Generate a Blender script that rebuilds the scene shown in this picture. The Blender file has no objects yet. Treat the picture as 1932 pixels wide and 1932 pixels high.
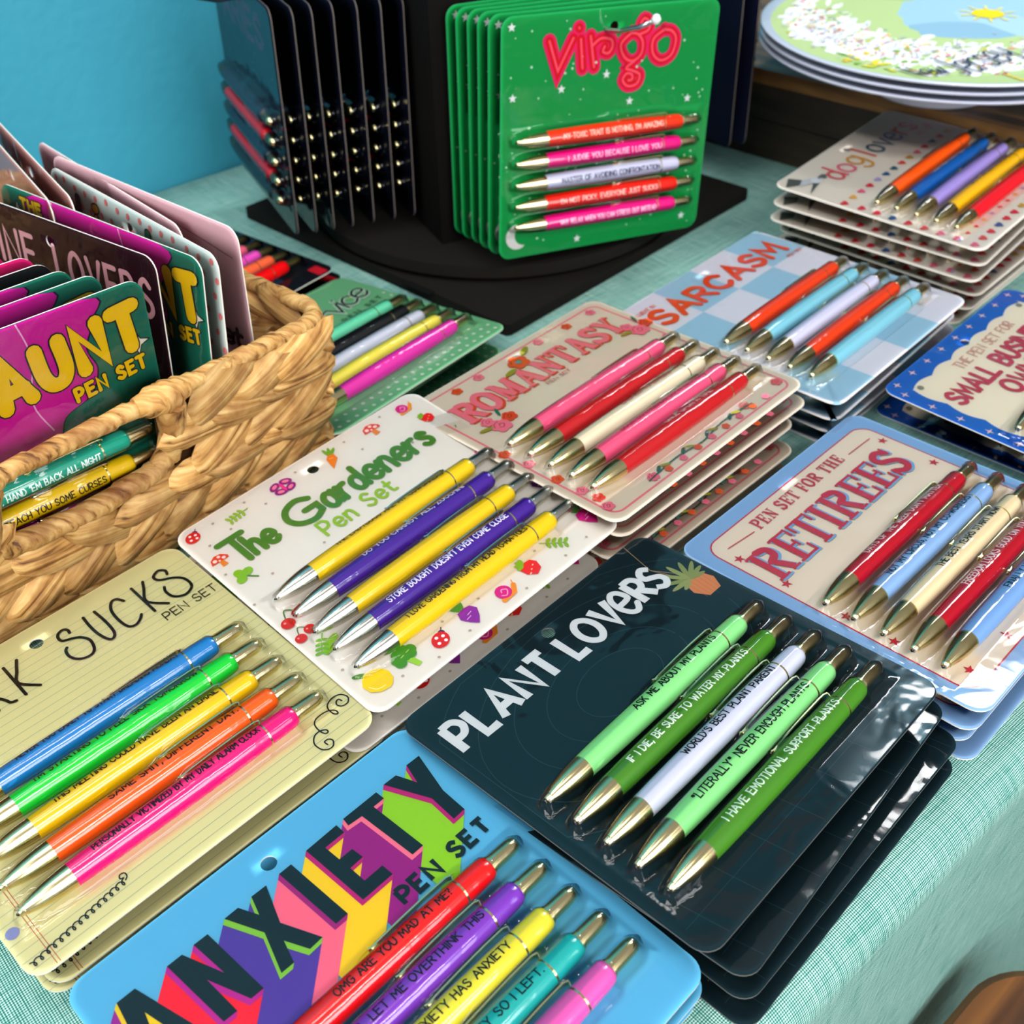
import bpy, math, random
from mathutils import Vector, Matrix
from mathutils.geometry import tessellate_polygon
S = bpy.context.scene
COL = S.collection
PI = math.pi
random.seed(7)

# ---------------------------------------------------------------- camera, world, lights, exposure
cam = bpy.data.cameras.new('camera'); camo = bpy.data.objects.new('camera', cam); COL.objects.link(camo)
Rv = Vector((0.99967, -0.0163, -0.0198)).normalized()
Uv = Vector((0.0257, 0.6346, 0.7724)); Uv = (Uv - Rv * Uv.dot(Rv)).normalized()
Bv = Rv.cross(Uv)
camo.matrix_world = Matrix(((Rv.x, Uv.x, Bv.x, 0), (Rv.y, Uv.y, Bv.y, 0), (Rv.z, Uv.z, Bv.z, 0.39645), (0, 0, 0, 1)))
cam.sensor_width = 36; cam.lens = 39.58; cam.clip_start = 0.02
cam.dof.use_dof = True; cam.dof.focus_distance = 0.47; cam.dof.aperture_fstop = 14
S.camera = camo
S.view_settings.view_transform = 'Standard'; S.view_settings.look = 'None'
S.view_settings.gamma = 1; S.view_settings.use_curve_mapping = False
S.view_settings.exposure = 0.5
W = bpy.data.worlds.new('world'); S.world = W; W.use_nodes = True
W.node_tree.nodes['Background'].inputs[0].default_value = (0.95, 0.97, 1, 1)
W.node_tree.nodes['Background'].inputs[1].default_value = 0.2
def area(name, loc, target, sx, sy, power, col=(1, 1, 1)):
    l = bpy.data.lights.new(name, 'AREA'); l.shape = 'RECTANGLE'; l.size = sx; l.size_y = sy; l.energy = power; l.color = col
    o = bpy.data.objects.new(name, l); COL.objects.link(o); o.location = loc
    o.rotation_euler = (Vector(target) - Vector(loc)).to_track_quat('-Z', 'Y').to_euler()
    o['kind'] = 'helper'
    return o
area('ceiling_panel_light', (-0.55, 1.0, 1.9), (-0.5, 0.97, 0), 1.2, 0.5, 14, (1, 0.97, 0.93))
area('ceiling_panel_light', (-0.75, -0.35, 1.9), (-0.5, 0, 0), 1.2, 0.4, 9, (1, 0.97, 0.93))
area('ceiling_panel_light', (1.0, 1.93, 1.9), (1.0, 1.92, 0), 1.05, 0.46, 30, (0.98, 0.99, 1))
area('ceiling_panel_light', (0.55, -1.15, 1.75), (0.1, 0.7, 0), 1.4, 0.22, 12, (1, 0.98, 0.95))
area('ceiling_panel_light', (1.0, -0.75, 1.75), (0.3, 0.7, 0), 1.4, 0.22, 12, (1, 0.98, 0.95))  # front panel split in two; extra strip added for more streaks on the pens
area('ceiling_panel_light', (-0.2, 0.25, 1.95), (-0.2, 0.26, 0), 1.2, 0.12, 5, (1, 0.98, 0.95))
area('low_fill_light', (1.25, -1.05, 0.75), (-0.1, 0.6, 0.1), 1.3, 0.9, 18, (0.97, 0.98, 1))  # unseen fill added low at front right to brighten upright card faces
area('low_fill_light', (-1.0, -1.0, 0.85), (-0.15, 0.7, 0.1), 1.0, 0.8, 13, (1, 0.98, 0.96))  # second added fill, low at front left, lifts the pink cards in the basket

# ---------------------------------------------------------------- small helpers
def lin(c):
    return tuple(((x / 255) / 12.92 if x / 255 <= 0.04045 else ((x / 255 + 0.055) / 1.055) ** 2.4) for x in c) + (1,)
def hexc(h): return tuple(int(h[i:i + 2], 16) for i in (0, 2, 4))
MATS = {}
def pbsdf(name):
    m = bpy.data.materials.new(name); m.use_nodes = True
    return m, m.node_tree, m.node_tree.nodes['Principled BSDF']
def mat(h, kind='print'):
    """flat coloured materials, cached by colour: print, plastic, metal"""
    k = (h, kind)
    if k in MATS: return MATS[k]
    m, t, b = pbsdf(kind + '_' + h)
    c = lin(hexc(h)); b.inputs['Base Color'].default_value = c
    if kind == 'print':
        b.inputs['Roughness'].default_value = 0.7; b.inputs['Specular IOR Level'].default_value = 0.2
    elif kind == 'plastic':
        b.inputs['Roughness'].default_value = 0.22; b.inputs['Specular IOR Level'].default_value = 0.5
        b.inputs['Coat Weight'].default_value = 0.4; b.inputs['Coat Roughness'].default_value = 0.06
    elif kind == 'metal':
        b.inputs['Metallic'].default_value = 1; b.inputs['Roughness'].default_value = 0.2
    elif kind == 'matte':
        b.inputs['Roughness'].default_value = 0.85; b.inputs['Specular IOR Level'].default_value = 0.12
        n = t.nodes.new('ShaderNodeTexNoise'); n.inputs['Scale'].default_value = 180
        bp = t.nodes.new('ShaderNodeBump'); bp.inputs['Strength'].default_value = 0.12; bp.inputs['Distance'].default_value = 0.001
        t.links.new(n.outputs['Fac'], bp.inputs['Height']); t.links.new(bp.outputs['Normal'], b.inputs['Normal'])
    if kind in ('print', 'plastic'):     # faint print grain
        n = t.nodes.new('ShaderNodeTexNoise'); n.inputs['Scale'].default_value = 900 if kind == 'print' else 60
        r = t.nodes.new('ShaderNodeMixRGB'); r.blend_type = 'MULTIPLY'; r.inputs[0].default_value = 0.07
        r.inputs[1].default_value = c; t.links.new(n.outputs['Color'], r.inputs[2]); t.links.new(r.outputs[0], b.inputs['Base Color'])
    MATS[k] = m; return m
GOLD = mat('f3e3ac', 'metal'); SILVER = mat('e6e3d6', 'metal'); DARKHOLE = mat('0a0a0a', 'print')
def film_material():
    m = bpy.data.materials.new('clear_film'); m.use_nodes = True; t = m.node_tree; t.nodes.clear()
    out = t.nodes.new('ShaderNodeOutputMaterial'); tr = t.nodes.new('ShaderNodeBsdfTransparent'); gl = t.nodes.new('ShaderNodeBsdfGlossy')
    mx = t.nodes.new('ShaderNodeMixShader'); fr = t.nodes.new('ShaderNodeFresnel'); fr.inputs[0].default_value = 1.5
    tr.inputs[0].default_value = (0.985, 0.985, 0.985, 1)
    gl.inputs['Roughness'].default_value = 0.07
    n = t.nodes.new('ShaderNodeTexNoise'); n.inputs['Scale'].default_value = 26; n.inputs['Detail'].default_value = 3; n.inputs['Distortion'].default_value = 0.6
    tc = t.nodes.new('ShaderNodeTexCoord'); t.links.new(tc.outputs['Object'], n.inputs['Vector'])
    bp = t.nodes.new('ShaderNodeBump'); bp.inputs['Strength'].default_value = 0.22; bp.inputs['Distance'].default_value = 0.006
    t.links.new(n.outputs['Fac'], bp.inputs['Height']); t.links.new(bp.outputs['Normal'], gl.inputs['Normal'])
    t.links.new(fr.outputs[0], mx.inputs[0]); t.links.new(tr.outputs[0], mx.inputs[1]); t.links.new(gl.outputs[0], mx.inputs[2])
    t.links.new(mx.outputs[0], out.inputs[0]); return m
FILM = film_material()

def ramp(t, fac, stops):
    r = t.nodes.new('ShaderNodeValToRGB'); e = r.color_ramp.elements
    e[0].position, e[0].color = stops[0]; e[1].position, e[1].color = stops[-1]
    for p, c in stops[1:-1]:
        q = e.new(p); q.color = c
    t.links.new(fac, r.inputs[0]); return r
def wood_material(name, dark, mid, light, scale=1.0, rough=0.55):
    m, t, b = pbsdf(name)
    tc = t.nodes.new('ShaderNodeTexCoord'); mp = t.nodes.new('ShaderNodeMapping'); mp.inputs['Scale'].default_value = (6 * scale, 60 * scale, 60 * scale)
    t.links.new(tc.outputs['Object'], mp.inputs[0])
    n = t.nodes.new('ShaderNodeTexNoise'); n.inputs['Scale'].default_value = 1.0; n.inputs['Detail'].default_value = 6; n.inputs['Distortion'].default_value = 0.8
    t.links.new(mp.outputs[0], n.inputs['Vector'])
    r = ramp(t, n.outputs['Fac'], [(0.3, lin(dark)), (0.5, lin(mid)), (0.72, lin(light))]); t.links.new(r.outputs[0], b.inputs['Base Color'])
    b.inputs['Roughness'].default_value = rough
    bp = t.nodes.new('ShaderNodeBump'); bp.inputs['Strength'].default_value = 0.15; bp.inputs['Distance'].default_value = 0.001
    t.links.new(n.outputs['Fac'], bp.inputs['Height']); t.links.new(bp.outputs['Normal'], b.inputs['Normal'])
    return m
def cloth_material():
    m, t, b = pbsdf('woven_teal_cloth'); L = t.links.new
    uv = t.nodes.new('ShaderNodeUVMap')
    def wave(axis, sc):
        w = t.nodes.new('ShaderNodeTexWave'); w.wave_type = 'BANDS'; w.bands_direction = axis; w.inputs['Scale'].default_value = sc
        w.inputs['Distortion'].default_value = 0.9; w.inputs['Detail'].default_value = 1.5; w.inputs['Detail Scale'].default_value = 0.35
        L(uv.outputs[0], w.inputs['Vector']); return w
    wx, wy = wave('X', 310), wave('Y', 310)
    def slub(sx, sy):
        mp = t.nodes.new('ShaderNodeMapping'); mp.inputs['Scale'].default_value = (sx, sy, 1); L(uv.outputs[0], mp.inputs[0])
        n = t.nodes.new('ShaderNodeTexNoise'); n.inputs['Scale'].default_value = 1; n.inputs['Detail'].default_value = 2; L(mp.outputs[0], n.inputs['Vector']); return n
    s1, s2 = slub(30, 900), slub(900, 30)
    def math_(op, a, c):
        q = t.nodes.new('ShaderNodeMath'); q.operation = op
        for i, v in enumerate((a, c)):
            if isinstance(v, (int, float)): q.inputs[i].default_value = v
            else: L(v, q.inputs[i])
        return q.outputs[0]
    f = math_('ADD', math_('MULTIPLY', wx.outputs['Fac'], s1.outputs['Fac']), math_('MULTIPLY', wy.outputs['Fac'], s2.outputs['Fac']))
    r = ramp(t, f, [(0.05, lin((10, 74, 66))), (0.42, lin((76, 148, 136))), (0.85, lin((196, 228, 220)))])
    L(r.outputs[0], b.inputs['Base Color']); b.inputs['Roughness'].default_value = 0.95; b.inputs['Specular IOR Level'].default_value = 0.1
    bp = t.nodes.new('ShaderNodeBump'); bp.inputs['Strength'].default_value = 0.4; bp.inputs['Distance'].default_value = 0.0004
    L(f, bp.inputs['Height']); L(bp.outputs['Normal'], b.inputs['Normal'])
    return m
def straw_material():
    m, t, b = pbsdf('dried_leaf_straw'); L = t.links.new
    tc = t.nodes.new('ShaderNodeTexCoord'); mp = t.nodes.new('ShaderNodeMapping'); mp.inputs['Scale'].default_value = (14, 420, 120); L(tc.outputs['Object'], mp.inputs[0])
    oi = t.nodes.new('ShaderNodeObjectInfo'); ad = t.nodes.new('ShaderNodeVectorMath'); ad.operation = 'ADD'
    cb = t.nodes.new('ShaderNodeCombineXYZ'); mu = t.nodes.new('ShaderNodeMath'); mu.operation = 'MULTIPLY'; mu.inputs[1].default_value = 77
    L(oi.outputs['Random'], mu.inputs[0]); L(mu.outputs[0], cb.inputs[0]); L(mp.outputs[0], ad.inputs[0]); L(cb.outputs[0], ad.inputs[1])
    n = t.nodes.new('ShaderNodeTexNoise'); n.inputs['Scale'].default_value = 1; n.inputs['Detail'].default_value = 4; L(ad.outputs[0], n.inputs['Vector'])
    n2 = t.nodes.new('ShaderNodeTexNoise'); n2.inputs['Scale'].default_value = 55; n2.inputs['Detail'].default_value = 3; L(tc.outputs['Object'], n2.inputs['Vector'])
    r = ramp(t, n.outputs['Fac'], [(0.30, lin((96, 58, 22))), (0.44, lin((192, 142, 76))), (0.7, lin((230, 190, 124)))])
    r2 = ramp(t, n2.outputs['Fac'], [(0.28, lin((150, 92, 36))), (0.5, (1, 1, 1, 1))])
    mx = t.nodes.new('ShaderNodeMixRGB'); mx.blend_type = 'MULTIPLY'; mx.inputs[0].default_value = 0.75; L(r.outputs[0], mx.inputs[1]); L(r2.outputs[0], mx.inputs[2])
    hs = t.nodes.new('ShaderNodeHueSaturation'); mr = t.nodes.new('ShaderNodeMapRange'); mr.inputs[3].default_value = 0.72; mr.inputs[4].default_value = 1.12
    L(oi.outputs['Random'], mr.inputs[0]); L(mr.outputs[0], hs.inputs['Value']); L(mx.outputs[0], hs.inputs['Color']); L(hs.outputs[0], b.inputs['Base Color'])
    b.inputs['Roughness'].default_value = 0.6; b.inputs['Specular IOR Level'].default_value = 0.35
    bp = t.nodes.new('ShaderNodeBump'); bp.inputs['Strength'].default_value = 0.8; bp.inputs['Distance'].default_value = 0.0012
    L(n.outputs['Fac'], bp.inputs['Height']); L(bp.outputs['Normal'], b.inputs['Normal'])
    return m
def wall_material():
    m, t, b = pbsdf('blue_wall_paint'); b.inputs['Base Color'].default_value = lin((54, 154, 180)); b.inputs['Roughness'].default_value = 0.6
    n = t.nodes.new('ShaderNodeTexNoise'); n.inputs['Scale'].default_value = 90; n.inputs['Detail'].default_value = 4
    bp = t.nodes.new('ShaderNodeBump'); bp.inputs['Strength'].default_value = 0.25; bp.inputs['Distance'].default_value = 0.002
    tc = t.nodes.new('ShaderNodeTexCoord'); t.links.new(tc.outputs['Object'], n.inputs['Vector'])
    t.links.new(n.outputs['Fac'], bp.inputs['Height']); t.links.new(bp.outputs['Normal'], b.inputs['Normal']); return m

class MB:
    """collects faces, builds one mesh"""
    def __init__(s): s.v = []; s.f = []; s.m = []; s.mats = []
    def slot(s, m):
        if m not in s.mats: s.mats.append(m)
        return s.mats.index(m)
    def add(s, vs, fs, m):
        o = len(s.v); s.v += [tuple(x) for x in vs]; k = s.slot(m)
        for f in fs: s.f.append([i + o for i in f]); s.m.append(k)
    def box(s, x0, x1, y0, y1, z0, z1, m):
        v = [(x, y, z) for z in (z0, z1) for y in (y0, y1) for x in (x0, x1)]
        s.add(v, [(0, 2, 3, 1), (4, 5, 7, 6), (0, 1, 5, 4), (2, 6, 7, 3), (0, 4, 6, 2), (1, 3, 7, 5)], m)
    def lathe(s, prof, n, m, axis='z', off=(0, 0, 0), cap=True):
        vs = []; fs = []
        for a, r in prof:
            for i in range(n):
                t = 2 * PI * i / n; c, d = r * math.cos(t), r * math.sin(t)
                p = (c, d, a) if axis == 'z' else (a, c, d)
                vs.append((p[0] + off[0], p[1] + off[1], p[2] + off[2]))
        for j in range(len(prof) - 1):
            for i in range(n):
                q = (j * n + i, j * n + (i + 1) % n, (j + 1) * n + (i + 1) % n, (j + 1) * n + i)
                fs.append(q if axis == 'z' else q)
        if cap: fs.append(tuple(range(n))[::-1]); fs.append(tuple(range((len(prof) - 1) * n, len(prof) * n)))
        s.add(vs, fs, m)
    def tube(s, pts, r, n, m, cap=True):
        P = [Vector(p) for p in pts]; vs = []; fs = []; up = Vector((0.31, 0.2, 0.93))
        for i, p in enumerate(P):
            d = (P[min(i + 1, len(P) - 1)] - P[max(i - 1, 0)]).normalized()
            if abs(d.dot(up)) > 0.97: up = Vector((1, 0.1, 0))
            x = d.cross(up).normalized(); y = x.cross(d); rr = r(i) if callable(r) else r
            for k in range(n):
                a = 2 * PI * k / n; q = p + (x * math.cos(a) + y * math.sin(a)) * (rr[k] if isinstance(rr, (list, tuple)) else rr); vs.append(q)
        for j in range(len(P) - 1):
            for k in range(n): fs.append((j * n + k, j * n + (k + 1) % n, (j + 1) * n + (k + 1) % n, (j + 1) * n + k))
        if cap: fs.append(tuple(range(n))[::-1]); fs.append(tuple(range((len(P) - 1) * n, len(P) * n)))
        s.add(vs, fs, m)
    def mesh(s, name, smooth=False, scale=1.0, auto=None):
        me = bpy.data.meshes.new(name)
        me.from_pydata([(x * scale, y * scale, z * scale) for x, y, z in s.v], [], s.f)
        for m in s.mats: me.materials.append(m)
        me.polygons.foreach_set('material_index', s.m)
        if smooth:
            me.polygons.foreach_set('use_smooth', [True] * len(me.polygons))
            if auto: me.set_sharp_from_angle(angle=math.radians(auto))
        me.update(); return me
def obj(name, me, parent=None, mtx=None, mats=None):
    o = bpy.data.objects.new(name, me); COL.objects.link(o)
    if parent is not None: o.parent = parent
    if mtx is not None: o.matrix_local = mtx
    if mats:
        for i, m in enumerate(mats):
            o.material_slots[i].link = 'OBJECT'; o.material_slots[i].material = m
    return o
def tag(o, label, cat, group=None, kind=None):
    o['label'] = label; o['category'] = cat
    if group: o['group'] = group
    if kind: o['kind'] = kind
    return o
def structure(o): o['kind'] = 'structure'; return o
T = Matrix.Translation
def axes_mtx(o, x, y):
    x = Vector(x).normalized(); y = Vector(y); y = (y - x * x.dot(y)).normalized(); z = x.cross(y)
    return Matrix(((x.x, y.x, z.x, o[0]), (x.y, y.y, z.y, o[1]), (x.z, y.z, z.z, o[2]), (0, 0, 0, 1)))

# ---------------------------------------------------------------- setting
WALL = wall_material(); CLOTH = cloth_material()
TA = math.radians(40.8); TE = Vector((math.cos(TA), math.sin(TA), 0)); TN = Vector((math.sin(TA), -math.cos(TA), 0))
def st(s, n, z=0.0): return TE * s + TN * n + Vector((0, 0, z))
b = MB(); p = [st(-2.2, -0.902, -0.75), st(3.2, -0.902, -0.75), st(3.2, -0.902, 1.9), st(-2.2, -0.902, 1.9)]
b.add(p + [q - TN * 0.1 for q in p], [(0, 1, 2, 3), (7, 6, 5, 4), (0, 4, 5, 1), (2, 6, 7, 3), (1, 5, 6, 2), (0, 3, 7, 4)], WALL)
structure(obj('wall_back', b.mesh('wall_back')))
FLOORW = wood_material('floor_wood', (70, 42, 22), (104, 66, 36), (138, 92, 54), 0.4)
b = MB(); b.box(-3, 4, -3, 4, -0.80, -0.75, FLOORW); structure(obj('floor', b.mesh('floor')))
# table under the cloth
TW = wood_material('table_wood', (80, 54, 30), (120, 84, 50), (150, 110, 70), 0.5)
tm = axes_mtx(st(0.45, -0.5, 0), TE, -TN)
troot = obj('trestle_table', None, None, T(st(0.45, -0.5, -0.75)) @ tm.to_3x3().to_4x4())
b = MB(); b.box(-1.0, 1.0, -0.384, 0.390, 0.715, 0.7465, TW); obj('table_top', b.mesh('table_top'), troot)
legm = MB(); legm.box(-0.02, 0.02, -0.02, 0.02, 0, 0.715, TW); legm = legm.mesh('leg')
for sx in (-1, 1):
    for sy in (-1, 1): obj('leg', legm, troot, T((sx * 0.93, sy * 0.34, 0)))
tag(troot, 'wooden trestle table hidden under the teal tablecloth', 'table')
# tablecloth: flat top, rounded fold at the near edge, hanging skirt with soft folds; UV in metres
def build_cloth():
    prof = []                                      # (n, z, arclength)
    n0, r = -0.098, 0.016; L = 0.0
    prof = [(-0.897, 0.0, 0.0)] + [(-0.897 + (n0 + 0.897) * k / 12, 0.0, (n0 + 0.897) * k / 12) for k in range(1, 13)]
    L = n0 + 0.897
    for k in range(1, 11):
        a = PI / 2 * k / 10; prof.append((n0 + r * math.sin(a), -r + r * math.cos(a), L + r * a))
    L += r * PI / 2
    for k in range(1, 15): prof.append((n0 + r + 0.004 * k / 14, -r - 0.66 * k / 14, L + 0.66 * k / 14))
    ns = 150; s0, s1 = -0.62, 1.52; vs = []; uvs = []; fs = []
    for i in range(ns + 1):
        s = s0 + (s1 - s0) * i / ns
        for n, z, l in prof:
            w = max(0, min(1, -z / 0.25))
            dn = -w * (0.004 + 0.003 * math.sin(s * 21) + 0.001 * math.sin(s * 47 + 1)) if z < -0.02 else 0
            dz = 0.0
            vs.append(st(s, n + dn, z + dz)); uvs.append((s, l))
    m = len(prof)
    for i in range(ns):
        for j in range(m - 1): fs.append((i * m + j, i * m + j + 1, (i + 1) * m + j + 1, (i + 1) * m + j))
    me = bpy.data.meshes.new('tablecloth'); me.from_pydata([tuple(v) for v in vs], [], fs); me.materials.append(CLOTH)
    uvl = me.uv_layers.new(name='UVMap')
    for li, l in enumerate(me.loops): uvl.data[li].uv = uvs[l.vertex_index]
    me.polygons.foreach_set('use_smooth', [True] * len(me.polygons)); me.update()
    o = obj('tablecloth', me); tag(o, 'woven teal linen tablecloth under the pen sets, hanging over the near table edge', 'tablecloth')
    md = o.modifiers.new('thickness', 'SOLIDIFY'); md.thickness = 0.0008; md.offset = -1
build_cloth()
# wooden stool tucked against the cloth
STW = wood_material('stool_wood', (34, 17, 6), (82, 46, 18), (136, 84, 36), 0.7)
def build_stool():
    root = obj('wooden_stool', None, None, T(st(0.274, 0.086, -0.66)) @ Matrix.Rotation(TA, 4, 'Z'))
    ol = rr_outline(320, 316, 50, 10); b = MB(); n = len(ol); vs = []
    for z, k in ((0.435, 0.97), (0.438, 1.0), (0.456, 1.0), (0.460, 0.975)): vs += [(x * k * .001, y * k * .001, z) for x, y in ol]
    fs = [tuple(range(n))[::-1], tuple(range(3 * n, 4 * n))]
    for j in range(3):
        for i in range(n): fs.append((j * n + i, j * n + (i + 1) % n, (j + 1) * n + (i + 1) % n, (j + 1) * n + i))
    b.add(vs, fs, STW); obj('seat', b.mesh('seat'), root)
    lm = MB(); lm.lathe([(-0.09, 0.013), (0.43, 0.018)], 14, STW); lm = lm.mesh('leg', True, 1, 40)
    for sx in (-1, 1):
        for sy in (-1, 1): obj('leg', lm, root, T((sx * 0.12, sy * 0.115, 0.004)))
    tag(root, 'brown wood grained stool with rounded seat corner beside the hanging tablecloth', 'stool')

# ---------------------------------------------------------------- stroke fonts (grid: cap height 10)
F1 = {
'A': (7, 'l0,0 3.5,10 7,0;l1.2,3.4 5.8,3.4'), 'B': (6, 'l0,0 0,10;c0,10 3.6,9.9 5,7.7 3.6,5.4 0,5.2;c0,5.2 4.2,5.1 5.8,2.7 4.2,.1 0,0'),
'C': (6.4, 'c6.2,8.2 4,10 1.2,8.6 0,5 1.2,1.4 4,0 6.3,1.8'), 'D': (6.2, 'l0,0 0,10;c0,10 3.6,9.6 6.1,5 3.6,.4 0,0'),
'E': (5.4, 'l5.2,10 0,10 0,0 5.4,0;l0,5.2 4.4,5.2'), 'F': (5.2, 'l5.2,10 0,10 0,0;l0,5.1 4.2,5.1'),
'G': (6.6, 'c6.2,8.3 4,10 1.2,8.6 0,5 1.2,1.4 4,0 6.4,1.6;l6.4,1.6 6.4,4.7 3.8,4.7'), 'H': (6, 'l0,0 0,10;l6,0 6,10;l0,5.1 6,5.1'),
'I': (0.6, 'l.3,0 .3,10'), 'J': (4.4, 'c4.2,10 4.2,3 2.6,.2 0,1.8'), 'K': (5.8, 'l0,0 0,10;l5.4,10 0,4.4;l1.4,5.6 5.8,0'),
'L': (4.8, 'l0,10 0,0 4.8,0'), 'M': (7.6, 'l0,0 .6,10 3.8,3 7,10 7.6,0'), 'N': (6.2, 'l0,0 0,10 6.2,0 6.2,10'),
'O': (7, 'o3.5,10 6,8.4 7,5 6,1.6 3.5,0 1,1.6 0,5 1,8.4'), 'P': (5.6, 'l0,0 0,10;c0,10 3.8,9.9 5.6,7.2 3.8,4.6 0,4.4'),
'Q': (7, 'o3.5,10 6,8.4 7,5 6,1.6 3.5,0 1,1.6 0,5 1,8.4;l4.4,2.4 7,-.6'), 'R': (5.8, 'l0,0 0,10;c0,10 3.8,9.9 5.4,7.4 3.8,5 0,4.8;l2.4,4.8 5.8,0'),
'S': (5.6, 'c5.2,8.4 3,10 .7,8.6 .6,6.4 2.8,5.2 5,3.8 5.2,1.6 2.8,0 0,1.6'), 'T': (6.2, 'l0,10 6.2,10;l3.1,10 3.1,0'),
'U': (6.2, 'c0,10 0,3.6 1.2,.7 3.1,0 5,.7 6.2,3.6 6.2,10'), 'V': (6.6, 'l0,10 3.3,0 6.6,10'), 'W': (9, 'l0,10 2.3,0 4.5,8 6.7,0 9,10'),
'X': (6.2, 'l0,10 6.2,0;l6.2,10 0,0'), 'Y': (6.2, 'l0,10 3.1,4.8 6.2,10;l3.1,4.8 3.1,0'), 'Z': (5.8, 'l0,10 5.8,10 0,0 5.8,0'),
' ': (3.4, ''), "'": (0.8, 'l.5,10 .2,7.6'), ',': (1, 'l.7,.6 .1,-1.8'), '.': (0.8, 'l.3,.1 .5,.3'), '?': (4.4, 'c0,8 1.2,9.8 3.4,9.6 4.2,7.6 2.2,5.2 2.1,3.2;l2.1,.3 2.2,.5'),
'!': (0.8, 'l.4,10 .4,3.2;l.3,.2 .5,.4'), '*': (3.4, 'l1.7,9.8 1.7,6.2;l.2,9 3.2,7;l.2,7 3.2,9'), '-': (3, 'l0,4.4 3,4.4'),
'a': (5.4, 'o2.5,6.4 4.6,5 4.9,2.6 3.6,.4 1.6,0 .2,1.6 .3,4.4;c5,6.4 4.9,2 5.6,.2'), 'd': (5.6, 'o2.5,6.2 4.6,5 4.9,2.6 3.6,.4 1.6,0 .2,1.6 .3,4.4;c5.2,10 5,4 5.6,.1'),
'e': (5.2, 'c.4,3.2 4.8,3.6 4.4,5.9 2.6,6.6 .6,5.2 .1,2.6 1.4,.4 3.4,0 5.2,1.4'), 'g': (5.4, 'o2.5,6.4 4.6,5.2 4.8,3 3.6,.8 1.6,.4 .2,2 .3,4.8;c5,6.2 5.2,0 4,-3 1.6,-3.4 .2,-2'),
'h': (5.2, 'c0,10 .1,5 0,0;c.1,3.6 1.6,6.2 3.6,6.2 4.6,4 4.8,0'), 'i': (1, 'l.4,6.4 .4,0;l.3,8.9 .5,9.1'), 'l': (1, 'l.4,10 .4,0'),
'n': (5.2, 'c0,6.2 .1,3 0,0;c.1,3.4 1.6,6.2 3.6,6.2 4.6,4 4.8,0'), 'o': (5.2, 'o2.6,6.4 4.6,5.2 5.2,3.2 4.6,1 2.6,0 .6,1 0,3.2 .6,5.2'),
'r': (4, 'c0,6.3 .1,3 0,0;c.1,3.2 1.4,5.6 3.8,6.2'), 's': (4.4, 'c4,5.4 2.2,6.6 .5,5.4 1.6,3.8 3.8,2.6 3.6,.6 1.6,0 0,1'), 't': (4, 'c1.6,9.4 1.4,4 1.8,.8 4,.6;l0,6.4 3.8,6.6'),
'm': (8, 'c0,6.2 .1,3 0,0;c.1,3.4 1.4,6.2 3,6.2 3.8,4 3.9,0;c4,3.4 5.2,6.2 6.8,6.2 7.6,4 7.8,0'), 'p': (5.4, 'c.2,6.4 .3,2 .2,-3.6;o2.8,6.4 5,5 5.2,2.8 4,.6 2,.1 .5,1.6 .5,4.6'), 'w': (7, 'l0,6.3 1.8,0 3.5,5 5.2,0 7,6.3'),
'v': (5, 'l0,6.3 2.5,0 5,6.3'), 'c': (4.8, 'c4.6,5.2 2.6,6.5 .5,5.1 0,3 .8,.8 2.8,0 4.8,1.2'), 'u': (5, 'c0,6.3 0,2.4 1.2,.2 3.2,.4 4.6,3;c4.8,6.3 4.6,3 5,.1'), 'y': (5.2, 'c0,6.4 .6,3 2.4,2 4.4,3.6;c5,6.4 4.6,0 3,-3.2 .6,-3'),
}
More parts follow.
